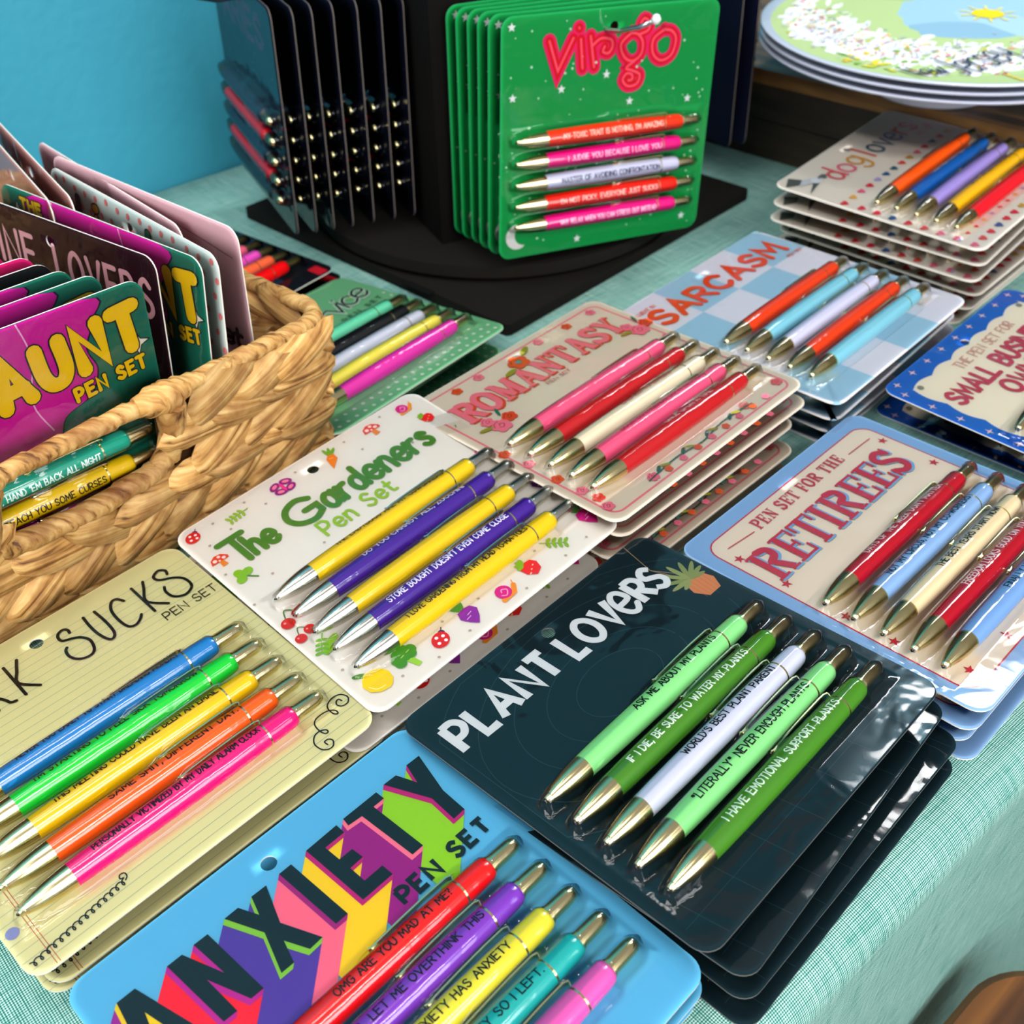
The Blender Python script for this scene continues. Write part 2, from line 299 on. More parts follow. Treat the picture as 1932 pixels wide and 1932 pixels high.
SL = {   # slab serif: h heavy / t thin, n heavy curve
'R': (8.2, 'h2,0 2,10;t.2,.4 4,.4;t.2,9.6 4.6,9.6;n4,9.5 6.4,8.8 6.6,6.4 4,5.2;t2,5.1 4.4,5.1;h4.2,5.2 6.6,.6;t5.4,.4 8.2,.4'),
'E': (6.8, 'h2,0 2,10;t.2,.4 6.4,.4;t.2,9.6 6.4,9.6;t2,5.1 4.9,5.1;t6.2,0 6.2,3.2;t6.2,10 6.2,7;t4.8,3.8 4.8,6.4'),
'T': (7.4, 'h3.7,0 3.7,10;t2,.4 5.4,.4;t.3,9.6 7.1,9.6;t.4,10 .4,6.8;t7,10 7,6.8'), 'I': (4.2, 'h2.1,0 2.1,10;t.2,.4 4,.4;t.2,9.6 4,9.6'),
'S': (6.6, 'n5.6,8 3.6,9.5 1.4,8.6 1.5,6.5 3.4,5.3 5.2,4 5.4,1.6 3.2,.5 .9,2;t6,10 6,6.8;t.5,0 .5,3.2'), 'P': (7, 'h2,0 2,10;t.2,.4 4,.4;t.2,9.6 4.4,9.6;n4,9.5 6.2,8.7 6.2,6 4,4.8;t2,4.7 4.2,4.7'),
'N': (8.4, 't2,0 2,10;h1.8,9.8 6.6,.4;t6.6,0 6.6,10;t.4,.4 3.6,.4;t.4,9.6 2.6,9.6;t5,9.6 8.2,9.6'), 'F': (6.6, 'h2,0 2,10;t.2,.4 4,.4;t.2,9.6 6.3,9.6;t2,5.1 4.9,5.1;t6.1,10 6.1,7;t4.8,3.8 4.8,6.4'),
'O': (7.4, 'N3.7,9.6 6.3,7.8 6.6,5 6.3,2.2 3.7,.4 1.1,2.2 .8,5 1.1,7.8'), 'H': (8.6, 'h2,0 2,10;h6.6,0 6.6,10;t2,5.1 6.6,5.1;t.2,.4 3.8,.4;t.2,9.6 3.8,9.6;t4.8,.4 8.4,.4;t4.8,9.6 8.4,9.6'),
'M': (10, 't2,0 2,10;h1.9,9.8 5,1;t5,1 8,9.8;h8,0 8,10;t.3,.4 3.6,.4;t6.2,.4 9.8,.4;t.4,9.6 2.4,9.6;t7.6,9.6 9.8,9.6'), 'A': (8.4, 't1.6,0 4.2,10;h4.2,9.8 6.8,.2;t2.4,3.4 6,3.4;t.2,.4 3,.4;t5.2,.4 8.4,.4'),
'Y': (8, 'h1.6,9.6 4,4.8;t6.4,9.6 4,4.8;h4,5 4,0;t2.2,.4 5.8,.4;t.1,9.6 3,9.6;t5,9.6 7.9,9.6'), ' ': (3.2, ''),
}
def smooth(pts, closed=False, k=5):
    n = len(pts); out = []
    if n < 3: return list(pts)
    rng = range(n if closed else n - 1)
    g = (lambda i: pts[i % n]) if closed else (lambda i: pts[max(0, min(n - 1, i))])
    for i in rng:
        p0, p1, p2, p3 = g(i - 1), g(i), g(i + 1), g(i + 2)
        for j in range(k):
            t = j / k; t2 = t * t; t3 = t2 * t
            out.append(tuple(0.5 * (2 * p1[d] + (p2[d] - p0[d]) * t + (2 * p0[d] - 5 * p1[d] + 4 * p2[d] - p3[d]) * t2 + (3 * p1[d] - p0[d] - 3 * p2[d] + p3[d]) * t3) for d in (0, 1)))
    out.append(pts[0] if closed else pts[-1]); return out
def parse(spec):
    for st_ in spec.split(';'):
        if not st_: continue
        k = st_[0]; yield k, [tuple(map(float, q.split(','))) for q in st_[1:].split()]

class Flat:
    """flat print in millimetres on a card: x to the right, y = -v; every shape a hair above the last"""
    def __init__(s, z0=0.02): s.mb = MB(); s.z = z0; s.map = None
    def emit(s, vs, fs, col, dz=0.0):
        s.z += 0.0022
        out = []
        for i, q in enumerate(vs):
            z = s.z + dz * i
            out.append(s.map(q[0], q[1], z) if s.map else (q[0], q[1], z))
        s.mb.add(out, fs, mat(col) if isinstance(col, str) else col)
    def poly(s, col, pts): s.emit(pts, [tuple(range(len(pts)))] if area2(pts) > 0 else [tuple(range(len(pts)))[::-1]], col)
    def v(s, col, pts): s.poly(col, [(x, -y) for x, y in pts])       # points given as (u, v)
    def ell(s, col, x, y, rx, ry=None, rot=0, n=18):
        ry = ry or rx; c, d = math.cos(rot), math.sin(rot)
        s.poly(col, [(x + rx * math.cos(t) * c - ry * math.sin(t) * d, y + rx * math.cos(t) * d + ry * math.sin(t) * c) for t in (2 * PI * i / n for i in range(n))])
    def rect(s, col, x0, y0, x1, y1, r=0):
        if r: s.poly(col, [((x0 + x1) / 2 + a, (y0 + y1) / 2 + b_) for a, b_ in rr_outline(x1 - x0, y1 - y0, r, 5)])
        else: s.poly(col, [(x0, y0), (x1, y0), (x1, y1), (x0, y1)])
    def star(s, col, x, y, r, n=5, k=0.42, rot=PI / 2):
        s.poly(col, [(x + (r if i % 2 == 0 else r * k) * math.cos(rot + PI * i / n), y + (r if i % 2 == 0 else r * k) * math.sin(rot + PI * i / n)) for i in range(2 * n)])
    def rib(s, col, pts, w, closed=False, cap=True, flare=0.0):
        n = len(pts); h = w / 2
        if closed: pts = pts[:-1] if math.dist(pts[0], pts[-1]) < 1e-6 else pts; n = len(pts)
        L, R = [], []
        for i in range(n):
            a = pts[(i - 1) % n] if closed or i > 0 else pts[i]; c = pts[(i + 1) % n] if closed or i < n - 1 else pts[i]; p = pts[i]
            d1 = (p[0] - a[0], p[1] - a[1]); d2 = (c[0] - p[0], c[1] - p[1])
            l1 = math.hypot(*d1) or 1e-9; l2 = math.hypot(*d2) or 1e-9
            if math.hypot(*d1) < 1e-9: d1, l1 = d2, l2
            if math.hypot(*d2) < 1e-9: d2, l2 = d1, l1
            n1 = (-d1[1] / l1, d1[0] / l1); n2 = (-d2[1] / l2, d2[0] / l2)
            m = (n1[0] + n2[0], n1[1] + n2[1]); q = m[0] * n1[0] + m[1] * n1[1]
            q = max(q, 0.35); k = h / q * (1 + flare * abs(2 * i / max(1, n - 1) - 1) ** 2)
            if not closed and i in (0, n - 1): k = h / 2 * (1 + flare); 
            L.append((p[0] + m[0] * k, p[1] + m[1] * k)); R.append((p[0] - m[0] * k, p[1] - m[1] * k))
        vs = []; fs = []
        for i in range(n): vs += [L[i], R[i]]
        for i in range(n if closed else n - 1):
            j = (i + 1) % n; fs.append((2 * i, 2 * i + 1, 2 * j + 1, 2 * j))
        if cap and not closed:
            for i, e in ((0, 1), (n - 1, n - 2)):
                dx, dy = pts[i][0] - pts[e][0], pts[i][1] - pts[e][1]; a0 = math.atan2(dy, dx); o = len(vs)
                for t in range(1, 5): vs.append((pts[i][0] + h * math.cos(a0 - PI / 2 + PI * t / 5), pts[i][1] + h * math.sin(a0 - PI / 2 + PI * t / 5)))
                A_, B_ = (2 * i, 2 * i + 1) if i == 0 else (2 * i + 1, 2 * i)
                fs.append((A_,) + tuple(range(o, o + 4)) + (B_,))
        s.emit(vs, fs, col, 0.00004)
    def text(s, col, txt, x0, y0, hgt, w, width=None, font=F1, gap=2.0, ang=0.0, cap=True, flare=0.0, shear=0.0, off=(0, 0), thin=0.42):
        """write txt from x0 (left) on baseline y0; width: fit the run to this length"""
        adv = sum(font[c][0] + gap for c in txt) - gap; k = hgt / 10; kx = width / adv if width else k
        c_, s_ = math.cos(ang), math.sin(ang); x = 0
        for ch in txt:
            wd, spec = font[ch]
            for kind, pts in parse(spec):
                q = []
                for a, b_ in pts:
                    X, Y = (x + a) * kx + b_ * k * shear, b_ * k; q.append((X, Y))
                ww = w
                closed = kind in 'oN'
                if kind in 'coNn': q = smooth(q, closed)
                elif s.map: q = [(a0 + (a1 - a0) * t / 5, b0 + (b1 - b0) * t / 5) for (a0, b0), (a1, b1) in zip(q, q[1:]) for t in range(5)] + [q[-1]]
                if kind == 't': ww = w * thin
                q = [(x0 + off[0] + X * c_ - Y * s_, y0 + off[1] + X * s_ + Y * c_) for X, Y in q]
                s.rib(col, q, ww, closed, cap and kind not in 'ht', flare if kind == 'l' else 0)
            x += wd + gap
    def mesh(s, name): return s.mb.mesh(name, False, 0.001)
def area2(p): return sum(p[i - 1][0] * p[i][1] - p[i][0] * p[i - 1][1] for i in range(len(p)))
def rr_outline(w, h, r, n=6):
    out = []
    for cx, cy, a in ((w / 2 - r, h / 2 - r, 0), (-w / 2 + r, h / 2 - r, PI / 2), (-w / 2 + r, -h / 2 + r, PI), (w / 2 - r, -h / 2 + r, 1.5 * PI)):
        for i in range(n + 1):
            t = a + PI / 2 * i / n; out.append((cx + r * math.cos(t), cy + r * math.sin(t)))
    return out
build_stool()

# ---------------------------------------------------------------- pen packs
CW, CH, HOLE = 160.0, 157.4, (0.0, 67.2)
PENV = [-3.0, 11.5, 26.0, 40.3, 54.6]; AX = 5.75; U0 = -71.0
BAR = [(21.5, 5.0), (28, 5.25), (42, 5.5), (62, 5.65), (85, 5.6), (100, 5.4), (109.6, 5.15)]
def bar_r(s):
    if s <= BAR[0][0]: return BAR[0][1]
    for (a, ra), (b_, rb) in zip(BAR, BAR[1:]):
        if s <= b_: return ra + (rb - ra) * (s - a) / (b_ - a)
    return BAR[-1][1]
def card_mesh():
    b = MB(); ol = rr_outline(CW, CH, 8, 6); hl = [(HOLE[0] + 3.2 * math.cos(2 * PI * i / 20), HOLE[1] + 3.2 * math.sin(2 * PI * i / 20)) for i in range(20)]
    n, k = len(ol), len(hl); tri = tessellate_polygon([[Vector((x, y, 0)) for x, y in ol], [Vector((x, y, 0)) for x, y in hl]])
    allp = ol + hl; A, B, C = mat('f0f0f0'), mat('f2ede4'), mat('dddddd')
    b.slot(A); b.slot(B); b.slot(C)
    vs = [(x, y, 0) for x, y in allp] + [(x, y, -0.7) for x, y in allp]; m = n + k
    def up(t): 
        p = [allp[i] for i in t]; return tuple(t) if area2(p) > 0 else tuple(t)[::-1]
    b.add(vs, [up(t) for t in tri], A)
    o = len(b.v) - 2 * m
    for t in tri: b.f.append([o + i + m for i in up(t)[::-1]]); b.m.append(2)
    for i in range(n): j = (i + 1) % n; b.f.append([o + i + m, o + j + m, o + j, o + i]); b.m.append(1)
    for i in range(k): j = (i + 1) % k; b.f.append([o + n + i, o + n + j, o + n + j + m, o + n + i + m]); b.m.append(1)
    return b.mesh('backing_card', False, 0.001)
CARD = card_mesh()
def blister_mesh():
    us = [-80, -78, -76.5, -75.5, -74.8, -74.2, -73.5, -72.5, -71.5, -70, -68, -65, -61, -57, -52, -47, -42, -36] + list(range(-30, 37, 6)) + [40, 43, 45.5, 48, 50.2, 51.5, 52.5, 53.5, 54.5, 56, 60, 64, 66.5, 68, 69, 70, 71, 71.8, 72.6, 73.4, 74.2, 75.2, 76.5, 78, 80]
    us = [u / 80 * 79.6 if abs(u) > 77 else u for u in us]
    vs_ = [-78.2, -74, -70, -66, -62, -56, -48, -38, -28, -20, -15, -12.5]; v = -11.5
    while v < 63.2: vs_.append(v); v += 0.92
    vs_ += [63.6, 64.4, 65.4, 67, 70, 74, 78.2]
    def hgt(u, v):
        h = 0.9
        # tray with soft sides
        du = min(u + 74.6, 72.8 - u); dv = min(v + 10.6, 62.2 - v); d = min(du, dv)
        if d > -0.9: h = 0.9 + 0.7 * max(0, min(1, (d + 0.9) / 3.0))
        s = u - U0
        if -2.2 < s < 141.6:
            if s < 21.5: r = 1.9 + (bar_r(22) - 1.9) * math.sin(min(1, max(0, (s + 1.5)) / 23) * PI / 2)
            elif s < 123.5: r = bar_r(s)
            elif s < 125.5: r = 5.0 - (s - 123.5) * 0.6
            else: r = 3.6
            if s > 138: r = max(0.4, 3.6 - (s - 138) * 0.7)
            if s < -0.5: r *= max(0.2, 1 + (s + 0.5) * 0.5)
            r += 0.2
            for c in PENV:
                q = abs(v - c)
                if q < r: h = max(h, AX + math.sqrt(r * r - q * q))
                elif q < r + 1.6: h = max(h, AX * (1 - (q - r) / 1.6 * 0.6))
                e = (v - c + 5.8) / 3.4
                if abs(e) < 1 and 66 < s < 118: h = max(h, 0.9 + 7.6 * math.sqrt(1 - e * e) * min(1, (s - 66) / 8, (118 - s) / 6))      # room for the clip
        return h
    vs = []; fs = []; nv = len(vs_)
    for u in us:
        for v in vs_:
            uu, vv = u, v
            ax, ay = abs(u) - 71.6, abs(v) - 70.3; hy = math.hypot(ax, ay)
            if ax > 0 and ay > 0 and hy > 7.8:      # keep the corners inside the rounded card
                uu, vv = math.copysign(71.6 + ax * 7.8 / hy, u), math.copysign(70.3 + ay * 7.8 / hy, v)
            vs.append((uu, -vv, hgt(u, v)))
    for i in range(len(us) - 1):
        for j in range(nv - 1):
            cu = (us[i] + us[i + 1]) / 2; cv = (vs_[j] + vs_[j + 1]) / 2
            if math.hypot(cu - HOLE[0], -cv - HOLE[1]) < 3.4: continue
            fs.append((i * nv + j + 1, (i + 1) * nv + j + 1, (i + 1) * nv + j, i * nv + j))
    b = MB(); b.add(vs, fs, FILM); return b.mesh('blister', True, 0.001)
BLISTER = blister_mesh()
PL0 = mat('ffffff', 'plastic')
def rod(prof, m, name, n=28): b = MB(); b.lathe(prof, n, m, 'x'); return b.mesh(name, True, 0.001, 50)
TIPP = [(0.0, 1.2), (0.3, 1.65), (2.4, 1.95), (2.5, 2.2), (6, 3.1), (11, 4.1), (16, 4.7), (21.5, 5.0)]
PLUP = [(124.0, 3.6), (125.9, 3.6), (126.0, 3.3), (135.4, 3.25), (137.6, 2.9), (139.1, 1.9), (139.7, 0.3)]
SHP = [(110.4, 5.15), (120.5, 4.95), (123.2, 4.7), (124.6, 4.1), (124.8, 2.9)]
BARREL = rod(BAR, PL0, 'barrel'); TIP = rod(TIPP, GOLD, 'tip'); PLUNGER = rod(PLUP, GOLD, 'plunger'); CAPM = rod(SHP, PL0, 'end_cap'); BAND = rod([(109.5, 5.1), (109.55, 5.26), (110.35, 5.26), (110.4, 5.1)], GOLD, 'band')
NIB = rod([(-0.9, 0.35), (-0.2, 0.75), (0.05, 0.85)], DARKHOLE, 'nib', 10)
def clip_mesh():
    b = MB(); P = [(111, 4.8), (112, 6.6), (110, 7.4), (100, 7.5), (88, 7.2), (78, 6.8), (74, 6.4), (72.5, 6.9)]
    vs = []; fs = []
    for s, y in P:
        for w, t in ((-1.4, -.3), (1.4, -.3), (1.4, .35), (-1.4, .35)): vs.append((s, y + t, w + 0.6))
    for i in range(len(P) - 1):
        for k in range(4): fs.append((4 * i + k, 4 * i + (k + 1) % 4, 4 * i + 4 + (k + 1) % 4, 4 * i + 4 + k))
    fs += [(3, 2, 1, 0), tuple(range(4 * len(P) - 4, 4 * len(P)))]
    b.add(vs, fs, GOLD)
    b.lathe([(73, .2), (73.6, 1.2), (75, 1.5), (76.4, 1.2), (77, .2)], 10, GOLD, 'x', (0, 6.0, 0.6)); return b.mesh('clip', True, 0.001, 40)
CLIP = clip_mesh()
def lite_pen():
    b = MB(); b.slot(PL0); b.slot(GOLD)
    b.lathe([(a, r) for a, r in BAR] + SHP[1:], 14, PL0, 'x', cap=False); b.lathe([TIPP[0], TIPP[2], TIPP[4], TIPP[5], TIPP[7]], 14, GOLD, 'x'); b.lathe([PLUP[0], PLUP[3], PLUP[4], PLUP[6]], 12, GOLD, 'x')
    return b.mesh('pen', True, 0.001, 50)
LITE = lite_pen()
def pen_text(txt, col, ang):
    f = Flat(0.0); hgt = 3.3; wd = min(2.4 * len(txt), 76); x1 = 80 + wd / 2 if wd < 60 else 108; a0 = math.radians(ang)
    def mp(x, y, z):
        r = bar_r(x) + 0.05 + z; th = a0 + y / 5.5
        return (x, math.sin(th) * r, math.cos(th) * r)
    f.map = mp
    f.text(col, txt, x1 - wd, -hgt / 2, hgt, 0.58, wd)
    return f.mesh('lettering')
COLOUR_WORDS = {}
def pose(c):
    x, y, z, a, t1, t2 = c
    u = Vector((math.cos(a), math.sin(a), t1)); v = Vector((math.sin(a), -math.cos(a), t2))
    return axes_mtx((x, y, z), u, -v)
def upright(c):
    x, y, z, yaw, tilt, spin = c
    return T((x, y, z)) @ Matrix.Rotation(yaw, 4, 'Z') @ Matrix.Rotation(tilt, 4, 'X') @ Matrix.Rotation(spin, 4, 'Z')
class Design:
    def __init__(s, card, back='d8d4cc', metal=GOLD, edge='efe9de'):
        s.card = card; s.back = back; s.metal = metal; s.edge = edge; s.bg = Flat(0.02); s.art = Flat(0.35); s.title = Flat(0.45); s.pens = []; s.cache = None
    def build(s):
        if s.cache: return s.cache
        s.cache = dict(bg=s.bg.mesh('print') if s.bg.mb.f else None, art=s.art.mesh('illustration') if s.art.mb.f else None, title=s.title.mesh('title') if s.title.mb.f else None,
            text=[pen_text(p[1], p[2], p[3]) if p[1] else None for p in s.pens])
        return s.cache
def pack(name, d, mtx, label, group, full=True, pens=True, film=True, flat=1.0):
    m = d.build(); root = obj(name, None, None, mtx); tag(root, label, 'pen set', group)
    c = obj('backing_card', CARD, root, None, [mat(d.card), mat(d.edge), mat(d.back)])
    if m['bg']: obj('printed_pattern', m['bg'], c)
    if m['art']: obj('illustration', m['art'], c)
    if m['title']: obj('title_lettering', m['title'], c)
    sq = Matrix.Diagonal((1, 1, flat, 1))       # packs pressed under others sit a little flatter
    if film: obj('blister', BLISTER, root, sq)
    if not pens: return root
    for i, (col, txt, tc, ang, word) in enumerate(d.pens):
        P = mat(col, 'plastic'); mm = T((U0 * .001, -PENV[i] * .001, AX * .001 * flat)) @ sq; M = d.metal
        if full:
            pr = obj('pen', None, root, mm); pr['label'] = word + ' click pen with shiny metal tip'
            obj('barrel', BARREL, pr, None, [P]); obj('end_cap', CAPM, pr, None, [P]); obj('tip', TIP, pr, None, [M]); obj('nib', NIB, pr); obj('plunger', PLUNGER, pr, None, [M]); obj('band', BAND, pr); obj('clip', CLIP, pr, None, [M])
            if m['text'][i]: obj('lettering', m['text'][i], pr)
        else:
            o = obj('pen', LITE, root, mm, [P, M]); o['label'] = word + ' click pen'
    return root

# ---------------------------------------------------------------- little printed pictures (mm, y up)
def leaf(f, c, x, y, l, w, a): f.ell(c, x + math.cos(a) * l / 2, y + math.sin(a) * l / 2, l / 2, w / 2, a, 12)
def ladybug(f, x, y, k=1):
    f.ell('4a2a6a', x + 2.6 * k, y + 2.4 * k, 1.5 * k); f.ell('e02020', x, y, 4.2 * k, 3.6 * k, 0.5)
    for a, b_ in ((-1.6, -1), (1.4, -1.6), (-.6, 1.8), (2, .8)): f.ell('ffffff', x + a * k, y + b_ * k, .75 * k)
    f.rib('4a2a6a', [(x + 3.2 * k, y + 3.4 * k), (x + 4.4 * k, y + 4.6 * k)], .4 * k)
def mushroom(f, x, y, k=1):
    f.poly('f08a2a', [(x - 1.4 * k, y - 4.6 * k), (x + 1.8 * k, y - 4.4 * k), (x + 1.2 * k, y), (x - 1 * k, y)])
    f.poly('e8432a', [(x - 5 * k, y - .6 * k), (x - 4 * k, y + 2.6 * k), (x - 1 * k, y + 4.4 * k), (x + 2.4 * k, y + 3.8 * k), (x + 4.8 * k, y + 1 * k), (x + 4.6 * k, y - .8 * k)])
    for a, b_, r in ((-2.4, 1.2, 1.1), (.6, 2.6, .9), (2.4, .6, 1), (-.4, 0, .6)): f.ell('ffe9e0', x + a * k, y + b_ * k, r * k)
def clover(f, x, y, k=1):
    f.rib('5d8a1e', [(x, y), (x + 1.8 * k, y - 2.6 * k), (x + 4.2 * k, y - 5.4 * k)], .9 * k)
    for a in (0.4, 2.0, 3.7): f.ell('8fc31f', x + 2.8 * k * math.cos(a), y + 2.8 * k * math.sin(a), 3 * k, 2.5 * k, a)
def butterfly(f, x, y, k=1):
    for a, b_, r in ((-3, 2.6, .5), (3.2, 2.4, -.5), (-2.6, -2.2, -.4), (2.8, -2.4, .4)):
        f.ell('a0198c', x + a * k, y + b_ * k, 3.2 * k, 2.1 * k, r); f.ell('ff8fa8', x + a * k, y + b_ * k, 1.7 * k, 1 * k, r)
    f.ell('ff3d9a', x, y, .9 * k, 3.2 * k)
def sprig(f, x, y, k=1, c='8db82c', a=0.0):
    ca, sa = math.cos(a), math.sin(a); g = lambda X, Y: (x + (X * ca - Y * sa) * k, y + (X * sa + Y * ca) * k)
    f.rib(c, [g(-5.5, 0), g(0, .3), g(6, 0)], .6 * k)
    for i in range(4):
        p = g(-5 + i * 2.6, 0)
        leaf(f, c, p[0], p[1], 3.4 * k, 1.7 * k, a + 2.0); leaf(f, c, p[0], p[1], 3.4 * k, 1.7 * k, a - 2.0)
def carrot(f, x, y, k=1):
    for a in (1.1, 1.6, .6): leaf(f, '7cb32a', x + 1 * k, y + 3 * k, 6 * k, 1.7 * k, a)
    f.poly('f58a22', [(x - 3.4 * k, y - 5.4 * k), (x - 2 * k, y + 2 * k), (x + .4 * k, y + 4.2 * k), (x + 3 * k, y + 2.8 * k), (x + 2.6 * k, y - .4 * k)])
    f.rib('ffc27a', [(x - .6 * k, y + 1.6 * k), (x + 1 * k, y + 1 * k)], .4 * k)
def snail(f, x, y, k=1):
    f.rib('f59a2a', [(x - 4 * k, y - 2.6 * k), (x + 2 * k, y - 2.2 * k), (x + 4.6 * k, y + 1 * k)], 2.2 * k); f.ell('e0188c', x - 1.2 * k, y + 1 * k, 3.6 * k)
    f.rib('ffb0d4', smooth([(x - 3 * k, y), (x - 1.2 * k, y - 1.2 * k), (x + .8 * k, y + 1 * k), (x - 1 * k, y + 2.4 * k), (x - 2 * k, y + 1.2 * k)]), .5 * k)
    f.rib('f59a2a', [(x + 4.6 * k, y + 1 * k), (x + 5.6 * k, y + 3.4 * k)], .5 * k)
def strawberry(f, x, y, k=1):
    f.poly('ee2424', [(x - 4 * k, y + 1.6 * k), (x - 3.4 * k, y - 2 * k), (x - .4 * k, y - 4.6 * k), (x + 3 * k, y - 3 * k), (x + 4 * k, y + .6 * k), (x + 2.6 * k, y + 3 * k), (x - 1.6 * k, y + 3.4 * k)])
    for a in (2.6, 1.9, 1.3, 3.3): leaf(f, '86bf26', x - 1.2 * k, y + 2.6 * k, 3.4 * k, 1.8 * k, a)
    for i in range(7): f.ell('ffd9b0', x + (-2.4 + (i * 1.9) % 5.4) * k, y + (-2.6 + (i * 1.37) % 4) * k, .3 * k, n=6)
def flower(f, x, y, c='ff5aa0', k=1):
    for i in range(5): f.ell(c, x + 2.4 * k * math.cos(i * 1.257), y + 2.4 * k * math.sin(i * 1.257), 1.9 * k, n=10)
    f.ell('ffd24a', x, y, 1.3 * k)
def turnip(f, x, y, c, k=1):
    for a in (1.2, 1.7, 2.2): leaf(f, '4f9a2c', x - .6 * k, y + 3 * k, 6 * k, 2 * k, a)
    f.poly(c, [(x - .2 * k, y - 6 * k), (x + 2.4 * k, y - 3.2 * k), (x + 4.4 * k, y + .4 * k), (x + 3 * k, y + 3.2 * k), (x, y + 3.8 * k), (x - 3.2 * k, y + 3.2 * k), (x - 4.4 * k, y + .2 * k), (x - 2.4 * k, y - 3.4 * k)])
    for d in (-.4, 1.2): f.rib('f0b8e8', [(x + (d - 2) * k, y + (d - 1) * k), (x + (d + .2) * k, y + (d - .6) * k)], .35 * k)
def broccoli(f, x, y, k=1):
    f.poly('a5d63c', [(x - 1.4 * k, y), (x + 1.6 * k, y), (x + 2.8 * k, y - 6 * k), (x + .6 * k, y - 6.4 * k)])
    for a, b_ in ((-3.4, 1), (-1.6, 3), (1.2, 3.6), (3.6, 1.8), (0, .6), (2.4, .2), (-3.2, -.8)): f.ell('4c9a28', x + a * k, y + b_ * k, 2.4 * k, n=12)
    for a, b_ in ((-1.6, 1), (1.4, 1.6)): f.rib('b9e37a', [(x + a * k, y + b_ * k), (x + (a + 1.6) * k, y + (b_ + .3) * k)], .35 * k)
def lemon(f, x, y, k=1):
    leaf(f, '4f8a2c', x - 1 * k, y + 4.4 * k, 6 * k, 2.4 * k, 2.6)
    f.poly('f2d51a', [(x + a * k, y + b_ * k) for a, b_ in ((-1.6, 5.4), (1.6, 5), (4.6, 3.4), (6, 0), (5.4, -3.4), (3.4, -5.6), (1.6, -6.4), (-2.4, -5.6), (-5.4, -3), (-6, 1), (-4, 4))])
    f.rib('fff2a0', smooth([(x - 4.4 * k, y - .6 * k), (x - 2.6 * k, y - 3.6 * k), (x + .8 * k, y - 4.4 * k)]), .4 * k)
def cherries(f, x, y, k=1):
    f.rib('4f7a2c', smooth([(x - 3 * k, y - 2 * k), (x, y + 4 * k), (x + 4 * k, y)]), .6 * k)
    for a, b_ in ((-3, -3), (4, -1)): f.ell('d8261e', x + a * k, y + b_ * k, 3.2 * k, 3 * k); f.ell('ff9a90', x + (a - 1) * k, y + (b_ + 1) * k, .6 * k)
def rose(f, x, y, c='f58296', k=1, dk='b83a50'):
    for i in range(5): f.ell(c, x + 2.1 * k * math.cos(i * 1.257 + .4), y + 2.1 * k * math.sin(i * 1.257 + .4), 1.9 * k, n=10)
    f.ell(c, x, y, 2.4 * k)
    f.rib(dk, smooth([(x - 1.2 * k, y - .4 * k), (x, y - 1.2 * k), (x + 1.3 * k, y + .2 * k), (x + .1 * k, y + 1.2 * k), (x - .5 * k, y + .2 * k)]), .32 * k)
    f.rib(dk, smooth([(x - 2.6 * k, y + .4 * k), (x - 1.4 * k, y + 2.2 * k), (x + .6 * k, y + 2.6 * k)]), .28 * k)
def heart(f, c, x, y, k=1): f.poly(c, [(x + a * k, y + b_ * k) for a, b_ in ((0, -2.2), (2, 0), (2.1, 1.2), (1.2, 1.9), (.3, 1.6), (0, 1), (-.3, 1.6), (-1.2, 1.9), (-2.1, 1.2), (-2, 0))])

# ---------------------------------------------------------------- card designs
D = {}
# gardeners
d = D['gard'] = Design('efe8df', metal=SILVER); a = d.art
for x, v in [(-60, -72), (-40, -73), (-8, -72), (25, -72), (52, -74), (-70, -60), (-56, -62), (-33, -64), (28, -60), (50, -44), (-60, -22), (-76, -38), (70, -2), (76, 20), (-76, 20), (-74, 48), (-58, 70), (-25, 60), (-4, 62), (16, 74), (36, 60), (60, 72), (-40, 74), (-20, 73), (77, 50), (-30, -20), (-78, -12), (44, 73)]: a.ell('b9a99a', x, -v, .8, .7, n=8)
ladybug(a, -72.8, 70.5); mushroom(a, -72.3, 47.6); clover(a, -70, 31); butterfly(a, -19.4, 67.5, 1.1); sprig(a, -47.5, 67.5, 1, '9cc23c', .1); carrot(a, 11.5, 65, 1.15); mushroom(a, 42, 68.5, 1.1); snail(a, 66, 69); strawberry(a, 69.5, 54, .95); sprig(a, 73, 32, 1, '4f9a3c', 1.2); flower(a, 70, 11); sprig(a, 76, 2, .8, '4f8a3c', .6)
turnip(a, 73, -28, '8a2a9c', 1.1); turnip(a, 71.5, -62, 'd8108c', 1.25); sprig(a, 46, -63, 1.1, '8db82c', 2.4); strawberry(a, 26.6, -66, 1.25); snail(a, 8, -69, 1.15); turnip(a, -13.6, -66, '9a2aa8', 1.2); ladybug(a, -33, -67.5, 1.15); broccoli(a, -50.3, -63.5, 1.2); lemon(a, -67.4, -63.5, 1.15); leaf(a, '8fc31f', -74, -36, 13, 5, .5); sprig(a, -71, -30, 1, '7ab52a', .9); cherries(a, -71, -6, 1.1); cherries(a, -73, -18, .9)
t = d.title; t.text('4f8a2c', 'T', -68, 38, 18.5, 3.6, 14, gap=2.4); t.text('4f8a2c', 'he', -57, 38.4, 14.5, 3.4, 14.5, gap=2)
t.text('4f8a2c', 'G', -33, 36.4, 18, 3.7, 18); t.text('4f8a2c', 'ardeners', -11.5, 36.4, 17, 3.5, 71, gap=2.2); t.text('9cc52a', 'Pen Set', -25.5, 22.4, 10.4, 1.7, 46, gap=2.4)
